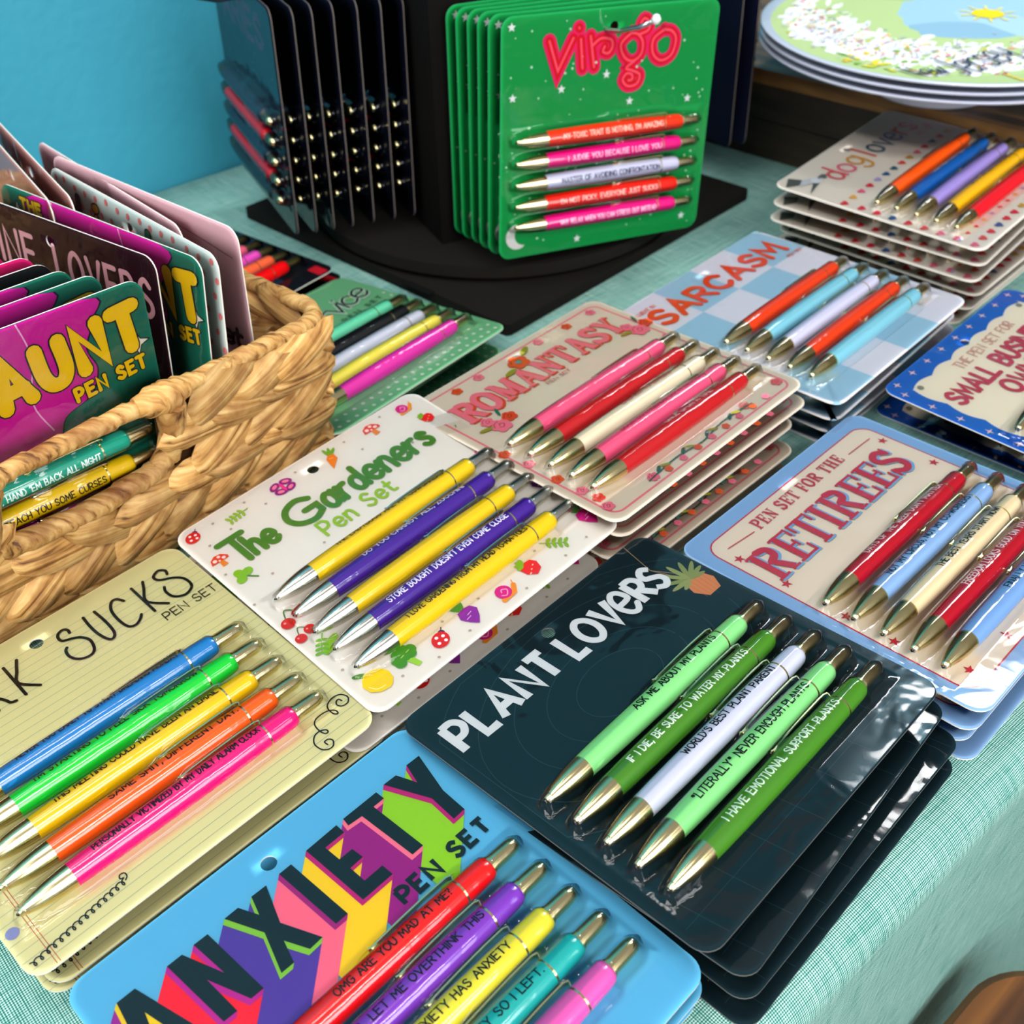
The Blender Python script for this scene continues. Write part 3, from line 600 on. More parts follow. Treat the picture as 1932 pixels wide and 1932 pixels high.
d.pens = [('f2cf10', 'THE LADYBUGS ARE MY COWORKERS', '3a2a10', 34, 'yellow'), ('4a1f9c', 'DO YOU CARROT ALL, ZUCCHINI', 'e8e0f8', 28, 'purple'), ('f2cf10', 'PEAS TAKE ME TO THE GARDEN', '3a2a10', 62, 'yellow'), ('4a1f9c', "STORE BOUGHT DOESN'T EVEN COME CLOSE", 'f0eaff', 4, 'purple'), ('f2cf10', 'I LOVE GARDENING FROM MY HEAD TO-MA-TOES', '4a3a10', 16, 'yellow')]
# plant lovers
d = D['plant'] = Design('0b262e', '0c1216', edge='6a6a68'); b = d.bg
for r in (18, 30, 43, 57, 72):
    b.rib('2c4d56', [(-2 + 1.25 * r * math.cos(t), 24 + .82 * r * math.sin(t)) for t in (2 * PI * i / 60 for i in range(61)) if abs(-2 + 1.25 * r * math.cos(t)) < 78 and abs(24 + .82 * r * math.sin(t)) < 76][:60], .25)
for x in range(-70, 80, 20): b.rib('28454d', [(x, -58), (x + 3, -77)], .25)
b.rib('28454d', [(-76, -66), (76, -66)], .2)
t = d.title; t.text('f4f6f8', 'PLANT', -70.5, 47, 15.6, 3.4, 59, gap=2.8, cap=False, flare=.16); t.text('f4f6f8', 'LOV', -3, 46.4, 15.6, 3.4, 33, gap=2.2, cap=False, flare=.16); t.text('f4f6f8', 'e', 31.6, 45.6, 16 * 1.5, 3.0, 8.6); t.text('f4f6f8', 'RS', 43.8, 46, 15.6, 3.4, 17.5, gap=1.6, cap=False, flare=.16)
a = d.art; a.rib('c9a878', [(66, 78), (61, 58), (66, 44)], .3); a.rib('c9a878', [(61, 58), (70, 42)], .3)
a.poly('e8955c', [(63.5, 40), (74.5, 40), (76.5, 33), (73, 26.5), (65, 26.5), (61.5, 33)])
for i in range(5): a.rib('c9743c', [(63.5 + i * 2.2, 27), (64.5 + i * 2.4, 39.5)], .15)
for an, l in ((.2, 11), (.6, 13), (1.1, 13), (1.6, 14), (2.1, 14), (2.6, 13), (3.05, 12), (3.5, 8), (-.2, 9)): leaf(a, '9aa560' if int(l) % 2 else 'a9b06c', 68, 40, l, 2.6, an)
d.pens = [('96e896', 'ASK ME ABOUT MY PLANTS', '0a1a10', 12, 'light green'), ('4f9424', 'IF I DIE, BE SURE TO WATER MY PLANTS', 'f0fff0', 6, 'leaf green'), ('d8dcf0', "WORLD'S BEST PLANT PARENT", '0a1020', 16, 'white'), ('96e896', '*LITERALLY* NEVER ENOUGH PLANTS', '0a1a10', 2, 'light green'), ('4f9424', 'I HAVE EMOTIONAL SUPPORT PLANTS', 'e8ffe8', 8, 'leaf green')]
# work sucks: ruled note paper
d = D['work'] = Design('e6dfa6', 'b8b088'); b = d.bg
for i in range(32):
    v = -66 + i * 4.52
    if v < 76: b.rib('a9b59a', [(-79.4, -v), (79.4, -v)], .22, cap=False)
for x in (-70.3, -69): b.rib('c4653c', [(x, 78), (x, -78)], .3, cap=False)
for v in (-56, 0, 56): b.ell('8f93cc', -76, -v, 2.6)
HW = lambda q: smooth([tuple(map(float, p.split(','))) for p in q.split()], False, 4)
t = d.title
for q in ("13.8,-61.8 14,-64.1 12.4,-65.7 9.8,-64.9 8.5,-62.5 9,-59.6 13.1,-57.6 16.1,-55.3 18,-51 16.9,-45.4 14.4,-42.7 10.7,-43 7.8,-45.3 6.4,-48.9 6.9,-52.8 8.3,-54.4", "23,-65.7 22.4,-58.6 22.6,-51.4 24.2,-45.2 26.4,-44.4 28.4,-47.7 29,-56.3 28.6,-65.4",
    "42,-61.5 40.2,-65 37.4,-65 34.5,-60.1 33.7,-52.1 34.7,-45.6 37.8,-44 41.2,-45.8 43,-47.9", "48.8,-66.1 48.6,-45.2", "55.1,-66.1 53,-61.7 49.3,-53.3 55.8,-44.8", "66.2,-62.1 66.9,-64.8 64.6,-67.2 61.5,-66.1 60.2,-64.1 61.6,-61 67.1,-57.7 70.2,-53.6 70.5,-48.2 68.6,-45.3 64.3,-44 60,-46.9 59.1,-52 60.4,-55.5",
    "-17.6,-64 -17.9,-42.9", "-11.2,-64.2 -14.4,-57.8 -17.2,-51.1 -10.9,-43.1", "-32,-64 -31,-54 -30.4,-43", "-32,-64 -27,-64.4 -24.6,-59.5 -27.5,-54 -31,-52.6", "-30,-52.8 -27.2,-49 -25.6,-45.9 -24.7,-43.5 -22.5,-42.6", "-45,-64 -40,-60 -39,-52 -41,-45 -46,-43.4 -50,-48 -51,-56 -49,-62 -45,-64", "-73,-64 -70,-45 -66,-58 -62,-44 -57,-64"):
    t.rib('0c0c0c', [(x, -v) for x, v in HW(q)], 1.45)
t.text('101010', 'PEN SET', 49.5, 35.8, 5.2, .55, 28, gap=2)
a = d.art
def squig(x0, v0, x1, v1, n, r, col='0c0c0c', w=.5):
    pts = []
    for i in range(n * 10 + 1):
        k = i / (n * 10); ph = 2 * PI * n * k
        pts.append((x0 + (x1 - x0) * k + r * .8 * math.sin(ph), -(v0 + (v1 - v0) * k) + r * math.cos(ph)))
    a.rib(col, pts, w)
squig(-83.3 + 6, 72.4, -36, 67, 15, 1.25)
a.rib('0c0c0c', [(x, -v) for x, v in HW("-36,67 -34.7,65.8 -34.8,64 -36.5,63.6 -37.2,65 -36.2,65.6")], .5)
SW = "74.9,59.6 74.4,58 72.9,58.3 72,60 73.2,62 76.2,62.2 78.1,59.6 76.4,56.3 72.8,55.5 69.2,57 67.9,59.3 68,62.7 69.4,63.8 69.7,61.9 67.7,59.9 64.2,59.1 60.5,59.6 58.5,61.8 58.1,65.6 58.9,68.2 60.4,68.3 60.2,66.7 57.6,65.5 54.6,66.2 52.3,69.3 52.7,73.5 55,75.6 57.4,75.4 58.9,73.2 57.9,71.4 55.9,71.4 56,73.4"
a.rib('0c0c0c', [(x, -v) for x, v in HW(SW)], .6)
d.pens = [('1f86cc', 'NEVER TOO EARLY TO START DREADING MONDAY', '0a1530', 30, 'blue'), ('12d63c', "I'M STARTING TO FEEL SICK TOMORROW", '06280c', 26, 'neon green'), ('f4cc08', 'THIS MEETING COULD HAVE BEEN AN EMAIL', '2a2006', 24, 'yellow'), ('ff6a10', 'SAME SHIT, DIFFERENT DAY.', '2a1006', 20, 'orange'), ('ff0f84', 'PERSONALLY VICTIMIZED BY MY DAILY ALARM CLOCK', '2a0618', 12, 'hot pink')]
# anxiety: block letters with long drop extrusions
d = D['anx'] = Design('62bde6', '3c5a6a'); t = d.title
AN = [('Y', [(52.8, -62), (59.2, -61.8), (62.8, -53), (65.4, -62.4), (72, -62.2), (67.3, -42.6), (67.1, -30.2), (61.2, -30), (61.7, -43.1)], '9ad61c', 'c4107c', None),
 ('T', [(31.5, -61.4), (48.4, -61.4), (48.7, -57), (43.3, -57), (45, -30), (39.6, -30), (37.4, -57), (31, -57.6)], 'a3058a', 'fa7c98', None),
 ('E', [(12.8, -60.7), (27.9, -61.1), (28, -56.4), (18.7, -56.4), (19.2, -48.6), (25.4, -48.5), (26, -42.9), (19.7, -42.7), (20, -34.8), (28.7, -34.8), (29, -29.2), (14.6, -29.2)], 'f8d40a', 'c4107c', None),
 ('I', [(-.3, -60.2), (5.3, -60.2), (7.2, -29), (1.7, -29)], 'f9708f', 'a80f80', None),
 ('X', [(-25, -60), (-19, -60), (-15.3, -52.1), (-13, -60.1), (-6.5, -59.9), (-11.9, -44), (-4.8, -28.5), (-10.7, -28.2), (-15.2, -37.5), (-17.7, -28.3), (-23.1, -28.4), (-18.1, -45)], '5a3aa8', '8ccb3c', None),
 ('N', [(-49.4, -59.6), (-43.3, -59.5), (-36.8, -43.1), (-38.4, -59.6), (-32.6, -59.4), (-30.6, -28.4), (-35.8, -28.6), (-42.4, -45.2), (-41.5, -28.5), (-46.9, -28.8)], 'fa0a34', 'c4109c', None),
 ('A', [(-68.6, -60.9), (-61.5, -60.8), (-52.6, -29), (-58, -29), (-59.6, -36), (-66.6, -36), (-67.6, -29), (-73.4, -29)], 'a81ea0', 'f2d20a', [(-65.8, -42), (-61.4, -42), (-63.6, -51)])]
def extrude(f, col, pts, dx, dv):
    for (x0, v0), (x1, v1) in zip(pts, pts[1:] + pts[:1]): f.v(col, [(x0, v0), (x1, v1), (x1 + dx, v1 + dv), (x0 + dx, v0 + dv)])
    f.v(col, [(x + dx, v + dv) for x, v in pts])
for n_, pts, c1, c2, hole in AN:
    e = 24 if n_ != 'A' else 5; extrude(t, c1, pts, -e, e * .92)
for n_, pts, c1, c2, hole in AN:
    extrude(t, c2, pts, -1.7, 1.6)
for n_, pts, c1, c2, hole in AN:
    t.v('0c2028', pts)
    if hole: t.v(c2, hole)
t.text('0c2028', 'PEN SET', 24.5, 16.6, 6.6, 1.9, 44, gap=3.2, cap=False)
d.pens = [('f01410', 'OMG ARE YOU MAD AT ME?', '200a08', 12, 'red'), ('8a3cc8', 'BRB, LET ME OVERTHINK THIS', '180a28', 12, 'purple'), ('ece23c', 'MY ANXIETY HAS ANXIETY', '181808', 10, 'yellow'), ('1cb8b4', 'IT GOT PARTY SO I LEFT.', '06201e', 10, 'teal'), ('ec66c0', 'NOT TODAY!', '280a20', 12, 'pink')]
# romantasy
d = D['rom'] = Design('e8d9c4', 'd8c4b0'); b = d.bg; a = d.art; t = d.title
def frame(f, col, m, w, r):
    q = rr_outline(CW - 2 * m, CH - 2 * m, r, 6); f.rib(col, q + [q[0]], w, True)
frame(b, 'f0808a', 5.6, 1.3, 6)
for x, v, c in [(66, -68, 'f58296'), (44, -68, 'e85a20'), (20, -69, 'f58296'), (-30, -69, 'f58296'), (-48, -68, 'e85a20'), (-70, -66, 'f58296'), (-74, -4, 'e85a20'), (-72, 12, 'f58296'), (-72, 32, 'e85a20'), (-71, 48, 'f58296'), (-72, 66, 'f58296'), (-70, 58, 'e8442c'), (70, 66, 'e86a6a'), (72, -12, 'f58296'), (40, 66, 'e8806a'), (-40, 68, 'f07890')]: rose(a, x, -v, c, .9, '9c2c3c')
for x, v in [(-56, -24), (68, -30)]: rose(a, x, -v, k=1.6); rose(a, x + 9, -v + 3, 'e8552c', 1.2, '8c2410'); rose(a, x - 3, -v + 8, k=1.1); leaf(a, 'a5a02a', x - 4, -v + 2, 9, 3, 2.9); leaf(a, '2f7a5c', x + 6, -v + 7, 8, 2, 1.2)
rose(a, -4, 62, 'e8622c', 1.8, '9c3410'); leaf(a, 'a5a02a', -10, 58, 10, 4, 3.3); leaf(a, 'a5a02a', 3, 66, 10, 4, .5); a.ell('7aa59a', -4, 62, 2)
a.rib('3c6a5c', smooth([(-44, -69), (-20, -67), (0, -69), (20, -66), (44, -68)]), .8)
for i in range(8): leaf(a, 'a5a02a' if i % 2 else '3c6a5c', -36 + i * 10, -68, 6, 2.2, .6 + 2 * (i % 2)); rose(a, -30 + i * 12, -70, 'f07890' if i % 2 else 'e8622c', .6)
for k, c in ((1.2, 'e2502c'), (0, 'f5808e')): t.text(c, 'ROMANTASY', -66, 37.6, 20, 4.0, 132, SL, gap=.5, off=(k, -k * 1.1), thin=.46)
t.text('c86a6a', 'PEN SET', -10, 31.8, 2.6, .4, 19)
d.pens = [('f5608c', 'JUST ONE MORE CHAPTER', 'fff0f0', 50, 'pink'), ('cc1c22', 'TALL DARK AND FICTIONAL', 'ffe0e0', 50, 'red'), ('f0e4c8', 'ENEMIES TO LOVERS', 'c05060', 30, 'cream'), ('f5608c', 'BOOK BOYFRIENDS DO IT BETTER', 'c02050', 20, 'pink'), ('cc1c22', 'ONCE UPON A TIME', 'ffd0d0', 30, 'red')]
# sarcasm checker
d = D['sarc'] = Design('e6e4ee', '55606a'); b = d.bg; t = d.title
q = CW / 4
for i in range(4):
    for j in range(4):
        if (i + j) % 2 == 0:
            m = 0.6; x0, y0 = -80 + i * q, -78.7 + j * 39.35; x1, y1 = x0 + q, y0 + 39.35
            pts = []
            for x, y in ((x0, y0), (x1, y0), (x1, y1), (x0, y1)):
                if abs(x) > 79 and abs(y) > 78: pts += [(x * .965, y), (x, y * .965)] if x * y > 0 else [(x, y * .965), (x * .965, y)]
                else: pts.append((x, y))
            b.poly('a9cfe4', pts)
t.text('f0501c', 'SARCASM', -68, 46.5, 16.5, 4.3, 136, gap=2.2); t.text('f0501c', 'PEN SET', 59, 38.4, 2.6, .45, 17)
t.text('f0501c', 'FLUENT IN', -74, 66, 3, .5, 20)
d.pens = [('f0460c', 'OH JOY', 'ffe0d0', 60, 'orange'), ('8cd2e4', 'SHOCKING', '1a3a44', 60, 'sky blue'), ('dcdcf4', 'WOW, THANKS', '333344', 60, 'white'), ('f0460c', 'SURE, WHY NOT', 'ffe0d0', 60, 'orange'), ('8cd2e4', 'I CAN HARDLY WAIT', '1a3a44', 60, 'sky blue')]
# retirees
d = D['ret'] = Design('8fb8e4', '6a86a8'); b = d.bg; t = d.title; a = d.art
b.rect('c8243c', -71.5, -70, 71.5, 70, 9); b.rect('f0e0cc', -70.7, -69.2, 70.7, 69.2, 8.3)
for x, v in [(-65.5, -52.6), (-65.5, -26), (66, -52.2), (65.9, -22), (-60, 62), (-30, 64), (0, 63), (30, 64), (60, 62), (-66, 30), (68, 30), (-66, 6)]: a.star('c8243c', x, -v, 3, 5, .4)
t.rib('c8243c', [(-63, 61), (-44, 59)], .55); t.rib('c8243c', [(43, 59), (63, 58.4)], .55)
t.text('c8304c', 'PEN SET FOR THE', -40.5, 57.6, 7.6, 1.2, 78, SL, gap=1.2)
for k, c in ((1.1, '7fb4e0'), (0, 'cc2c4a')): t.text(c, 'RETIREES', -66, 28.4, 21.5, 4.0, 124, SL, gap=.5, off=(k, -k), thin=.36)
d.pens = [('c00c26', "DAYS OF THE WEEK DON'T MATTER", 'ffd8d8', 30, 'crimson'), ('96bce8', 'NOT MY CIRCUS, NOT MY CO-WORKERS', '10203c', 22, 'pale blue'), ('f2dfb8', 'THE BEST YEARS START NOW', '141414', 20, 'cream'), ('c00c26', 'FREEDOM LOOKS GOOD ON YOU', 'ffe4e4', 20, 'crimson'), ('84b0e4', 'FINALLY HAPPY HOUR', '10203c', 14, 'pale blue')]
# dog lovers
d = D['dog'] = Design('efe6da', 'd8cabb'); a = d.art; t = d.title
HC = ['e8323c', 'f2b84a', 'f06a92', 'e8203c', 'b8a4dc', '2a5c9a', '2a6a78', 'e84a3c', 'd8a83a', 'f06a92', 'e8203c', '2a7a70']
for i in range(14): heart(a, HC[i % 12], -74 + i * 11, 24, 1.45)
for i in range(14): heart(a, HC[(i * 5 + 2) % 12], -74 + i * 11, -71, 1.45)
for i in range(7): heart(a, HC[(i * 7 + 3) % 12], -73.5, 11 - i * 11.6, 1.45); heart(a, HC[(i * 3 + 1) % 12], 74, 11 - i * 11.6, 1.45)
for i in range(14): heart(a, HC[(i * 3 + 4) % 12], -74 + i * 11.2, -60.5, .8)
a.poly('5a625c', [(-78, 69), (-62, 58), (-60, 62), (-66, 75)]); a.poly('cfd2da', [(-72, 62), (-56, 55), (-52, 60), (-62, 66)]); a.poly('5a625c', [(-76, 50), (-58, 54), (-60, 58)]); a.ell('e4e6ec', -56, 58, 5, 4, .3); a.ell('3c403c', -52.5, 58, .9); a.poly('6a726c', [(-50, 54), (-44, 57), (-46, 60), (-52, 60)])
x = -46
for ch, w_, c in zip('dog lovers', (14, 14, 15, 2, 9, 13, 12, 13, 10, 12), ('e8626a', 'f07890', 'e0a84a', '', 'e8624a', '4a6a80', '5a6a90', '8a90c0', 'e8626a', 'f07890')):
    if c: t.text(c, ch, x, 45 if ch != 'g' else 46, 20, 2.3, w_ * .74)
    x += w_
t.text('f0a0b0', 'PEN SET', 52, 36, 4.5, .6, 20); a.ell('f5b8c0', 62, 50, 4, 3); a.ell('f5b8c0', 70, 42, 3, 3)
d.pens = [('ff6408', 'SIT. STAY. WINE.', 'ffe0c8', 64, 'orange'), ('0c64b8', 'DOG HAIR IS MY GLITTER', 'd8ecff', 30, 'blue'), ('b09ce4', 'DOGS OVER PEOPLE', '302050', 60, 'lilac'), ('fcc808', 'LIFE IS BETTER WITH DOGS', '302808', 34, 'yellow'), ('f40c24', 'PAWS AND RELAX', 'ffd8d8', 60, 'red')]
# customer service
d = D['serv'] = Design('86cc98', '3c7a74'); a = d.art; t = d.title
for i in range(21): a.ell('eef8ee', -74 + i * 7.4, -66.5, 1.3, n=10); a.ell('eef8ee', -71 + i * 7.2, -73.5, 1.3, n=10); a.ell('d4ecc4', -74 + i * 7.4, 20, 1.1, n=8)
for i in range(11): a.ell('eef8ee', -75, 14 - i * 7.4, 1.3, n=10); a.ell('eef8ee', 75.5, 30 - i * 7.4, 1.3, n=10)
for i in range(6): a.rect('b4e08a', -60 + i * 23, 62 - (i % 3) * 9, -57 + i * 23, 65 - (i % 3) * 9)
for c, w_, o in (('d8efd8', 4, -.6), ('20302a', 1.9, 0)): t.text(c, 'service', -1, 25, 20, w_, 74, gap=.4, shear=.25, off=(o, o), ang=.2); t.text(c, 'customer', -70, 44, 16, w_, 60, gap=.4, shear=.25, off=(o, o), ang=.2)
t.text('3c6a4c', 'PEN SET', 29, 21, 4, .7, 42, gap=4, ang=.12)
d.pens = [('72dcb4', None, '', 0, 'mint'), ('16181c', None, '', 0, 'black'), ('d2d6e4', None, '', 0, 'white'), ('f0e45c', None, '', 0, 'yellow'), ('ec3cb8', None, '', 0, 'magenta')]
# small business owner
d = D['sb'] = Design('0c5cc0', '16204a'); b = d.bg; t = d.title; a = d.art
sc = []; N_ = 44
for i in range(N_ * 6):
    t_ = i / (N_ * 6); per = 2 * (138 + 134); p_ = t_ * per
    if p_ < 138: x, y, nx, ny = -69 + p_, 67, 0, 1
    elif p_ < 272: x, y, nx, ny = 69, 67 - (p_ - 138), 1, 0
    elif p_ < 410: x, y, nx, ny = 69 - (p_ - 272), -67, 0, -1
    else: x, y, nx, ny = -69, -67 + (p_ - 410), -1, 0
    w_ = 2.6 * abs(math.sin(p_ / 22.67 * PI)) - 2.4; sc.append((x + nx * w_, y + ny * w_))
b.poly('f0e4cc', sc)
for i in range(9): a.star('f4ccd0', -70 + i * 17.5, 74, 3, 4, .28); a.star('f4ccd0', -75.5, 66 - i * 17, 3, 4, .28); a.star('f4ccd0', 75.5, 66 - i * 17, 3, 4, .28); a.star('f4ccd0', -70 + i * 17.5, -74, 3, 4, .28)
for x in (-63, 63): a.ell('8a8470', x, 63, 2)
t.text('d8a090', 'THE PEN SET FOR', -29, 54.5, 6.5, .8, 68, gap=2); t.text('c42c48', 'SMALL BUSINESS', -62, 37, 12, 2.9, 122, gap=2.2); t.text('c42c48', 'OWNER', -30, 20, 12, 2.9, 58, gap=2.4)
d.pens = [('d83048', None, '', 0, 'red'), ('f0e0c4', None, '', 0, 'cream'), ('1c6ad0', None, '', 0, 'blue'), ('f0b8c0', None, '', 0, 'pink'), ('d83048', None, '', 0, 'red')]
# virgo
d = D['virgo'] = Design('08a04c', '0a6a3a', edge='4ab482'); a = d.art; t = d.title
rr = random.Random(5)
for i in range(95): a.ell('c8f0d8', rr.uniform(-76, 76), rr.uniform(-74, 74), rr.choice((.5, .7, .9)), n=7)
for x, v in ((-4, -38), (15, -19), (61, -16), (-73.2, -72.5), (-71.9, -29.7), (-37, -32), (66, 68), (-20, 72)): a.star('eef4f4', x, -v, 3, 5, .45)
mo = [(-66.5 + 9 * math.cos(u), -63.4 + 9 * math.sin(u)) for u in [PI * .38 + i * PI * 1.25 / 14 for i in range(15)]] + [(-61.5 + 7.4 * math.cos(u), -62.4 + 7.4 * math.sin(u)) for u in [PI * 1.52 - i * PI * 1.0 / 12 for i in range(13)]]
a.poly('e6e4e0', mo)
VG = [("-46.7,-62.2 -40,-43.5 -29.7,-62.7", 0), ("-24.2,-61.5 -22.1,-43.5", 0), ("-25.9,-68.6 -25.6,-68.2", 0), ("-17.2,-62.7 -13.6,-43.6", 0), ("-15.4,-57 -9.5,-60.8 -2,-59.4 -.8,-55 -3.4,-51.3 -7.5,-52.4 -6.5,-55.6", 1), ("12.6,-62.1 5.6,-56 8.6,-47.8 15,-44.7 21,-48.1 22,-55.5 18,-61 12.6,-62.1", 1),
 ("16.6,-44.4 10.6,-40.6 15.5,-38.6 21.4,-35.4 19.6,-29.8 12.8,-28.9 8.6,-33 11.2,-37 15.4,-36 15.6,-32.8 13,-32.6", 1), ("19.4,-61 25.4,-63 26,-67.4 22,-70.4 19.4,-67.4", 1), ("37.6,-62.1 30,-57 30.4,-48 37,-43 45,-46.2 47.4,-55.6 43.6,-61 37.6,-62.1", 1)]
for w_, c in ((9.6, 'f2206e'), (5.8, 'de0c22'), (1.5, 'ff5a78')):
    for q, sm in VG:
        P_ = [(x, -v) for x, v in [tuple(map(float, p.split(','))) for p in q.split()]]
        t.rib(c, smooth(P_, P_[0] == P_[-1]) if sm else P_, w_ if sm == 0 or w_ < 2 else w_ * .86)
d.pens = [('f83a08', "MY TOXIC TRAIT IS NOTHING, I'M AMAZING", 'ffd0c0', 20, 'orange red'), ('f40c8c', 'I JUDGE YOU BECAUSE I LOVE YOU', 'ffd0ec', 14, 'hot pink'), ('d4d4ec', 'MASTER OF AVOIDING CONFRONTATION', '3c4464', 14, 'white'), ('f82008', "I'M NOT PICKY, EVERYONE JUST SUCKS", 'ffd0c8', 14, 'red'), ('f40c8c', 'WHY RELAX WHEN YOU CAN STRESS OUT INSTEAD', 'ffd0ec', 10, 'hot pink')]
# dark zodiac packs on the left arm, navy pack on the right arm
d = D['zod'] = Design('0c1430', '0a0e1c', edge='6a625c'); a = d.art
for i in range(60): a.ell('8ea0c8', rr.uniform(-76, 76), rr.uniform(-74, 74), rr.choice((.4, .6)), n=6)
d.title.text('6a2a5c', 'ARIES', -52, 46, 20, 5, 104)
d.pens = [('2a3a50', None, '', 0, 'slate'), ('e01030', None, '', 0, 'red'), ('1c3048', None, '', 0, 'navy'), ('e01030', None, '', 0, 'red'), ('20282c', None, '', 0, 'black')]
d = D['navy'] = Design('10183c', '0c1230', edge='6a625c'); a = d.art
d.pens = D['zod'].pens
# aunt
d = D['aunt'] = Design('14705a', 'd8cfc4'); b = d.bg; t = d.title; a = d.art
blob = [(-50, -78.5), (50, -78.5), (52, -66), (47, -54), (50, -42), (44, -30), (30, -24), (24, -12), (8, 2), (0, 14), (-20, 20), (-46, 16), (-62, 0), (-58, -20), (-66, -40), (-58, -58)]
bl = [(x, -v) for x, v in smooth(blob, True, 5)][:-1]; bl = [(x, min(78.4, y)) for x, y in bl]
b.poly('101828', [(x * 1.018, min(78.4, y * 1.004 - .4)) for x, y in bl]); b.poly('d4109c', bl)
for x in (-34, 20): b.rib('f2b8dc', smooth([(x - 1, 78), (x + 2, 60), (x - 3, 38), (x + 3, 20)]), .7)
for x, v in ((72, -47), (-70, -44), (-66, -66)): a.star('101828', x, -v, 7, 4, .4); a.star('f6eed8', x, -v, 5.6, 4, .4)
for w_, c in ((8.6, '14182a'), (7.2, 'f6cc06')): t.text(c, 'AUNT', 5, 40, 20.5, w_, 70, gap=4.2, ang=.1)
for w_, c in ((3.0, '14182a'), (2.0, 'f6cc06')): t.text(c, 'THE', -62, 69, 5.4, w_, 17, gap=3.4); t.text(c, 'PEN', 37.5, 29.6, 6.6, w_, 15.5, gap=4, ang=.1); t.text(c, 'SET', 59.5, 32, 6.6, w_, 14.5, gap=4, ang=.1)
d.pens = [('0ca88c', "SPOIL 'EM RAW, HAND 'EM BACK ALL NIGHT", 'f0fff8', 6, 'teal'), ('dcb808', 'LET ME TEACH YOU SOME CURSES', '241c06', 14, 'mustard'), ('d4109c', None, '', 0, 'magenta'), ('0ca88c', None, '', 0, 'teal'), ('dcb808', None, '', 0, 'mustard')]
# wine lovers
d = D['wine'] = Design('2a0a16', 'd0c0b8'); t = d.title
t.text('f2b6be', 'WINE', -63, 47, 19, 2.9, 48, gap=3); t.text('f2b6be', 'LOVERS', 2, 46.5, 19, 2.9, 72, gap=3.2)
d.pens = [('7a0c2c', None, '', 0, 'wine red'), ('e0a4ae', None, '', 0, 'pink'), ('7a0c2c', None, '', 0, 'wine red'), ('e0a4ae', None, '', 0, 'pink'), ('7a0c2c', None, '', 0, 'wine red')]
# dotted grey, pink, blank ones
d = D['dots'] = Design('d6e4e0', 'd0c8c0'); a = d.art; t = d.title
for i in range(90):
    x, y = -74 + (i % 15) * 10.6 + 4 * ((i // 15) % 2), 74 - (i // 15) * 9; a.ell('ee7c7c', x + rr.uniform(-1, 1), y + rr.uniform(-1, 1), 1.5, 1.9, n=9)
for ch, x, y, c in (('d', -62, 56, '3c1e5a'), ('i', -38, 58, 'd8a02a'), ('c', -24, 56, 'c83a44'), ('u', -6, 56, '3a2a4a'), ('l', 14, 58, '2a7a5c'), ('o', 40, 40, 'd83a6a')):
    t.text('1c1a20', ch, x, y - 10, 22, 6.4, 11); t.text(c, ch, x, y - 10, 22, 4.6, 11)
d.pens = [('c83a44', None, '', 0, 'red')] * 5
d = D['pink'] = Design('f2c6cf', 'c8a0a0'); a = d.art; t = d.title
a.rib('8a5a66', smooth([(-72, 70), (-30, 66), (20, 69), (74, 62)]), .35); a.poly('c8874a', [(8, 50), (18, 56), (20, 44), (10, 40)]); a.rib('3a2430', [(52, 42), (52, 48)], .6); a.rib('3a2430', [(49, 45), (55, 45)], .6)
for w_, c in ((2.6, '3a2430'), (1.2, '5a3a3a')): t.text(c, 'pen set', 10, 10, 11, w_, 62, gap=1)
d.pens = [('c88a9a', None, '', 0, 'dusty pink')] * 5
d = D['rose'] = Design('d89a92', 'b88a84'); d.pens = D['pink'].pens; leaf(d.art, 'f4dcd4', 20, 60, 9, 2, .8)
d = D['black'] = Design('0c0a0e', 'c8c0b8'); d.pens = D['wine'].pens
d = D['sun'] = Design('e01070', 'd8cfc4'); d.bg.ell('f8a80c', -24, 40, 44, 46); d.bg.ell('e8d40c', 30, 74, 20, 3); d.pens = D['aunt'].pens
# bright pens on a dark card behind the basket
d = D['mark'] = Design('10121e', '0a0a10'); b = d.bg
for x, v, w_, h_, c in [(10, 64, 8, 10, '2a34a8'), (-14, 64, 9, 10, 'e878a0'), (24, 64, 6, 10, '3a1a30'), (70, 70, 9, 13, 'f02038'), (40, 56, 9, 12, '123a5a'), (58, 40, 6, 10, '1a2a50'), (40, -60, 14, 8, 'f06a8a'), (-30, -60, 14, 8, '2a8ad0'), (0, -50, 8, 10, 'f0c02a'), (74, 0, 4, 14, '1a3aa0')]: b.rect(c, x - w_ / 2, -v - h_ / 2, x + w_ / 2, -v + h_ / 2, 1)
d.pens = [('10d074', None, '', 0, 'green'), ('f06a8a', None, '', 0, 'rose'), ('ee58c8', None, '', 0, 'orchid'), ('fc7448', None, '', 0, 'coral'), ('f00c14', None, '', 0, 'red')]


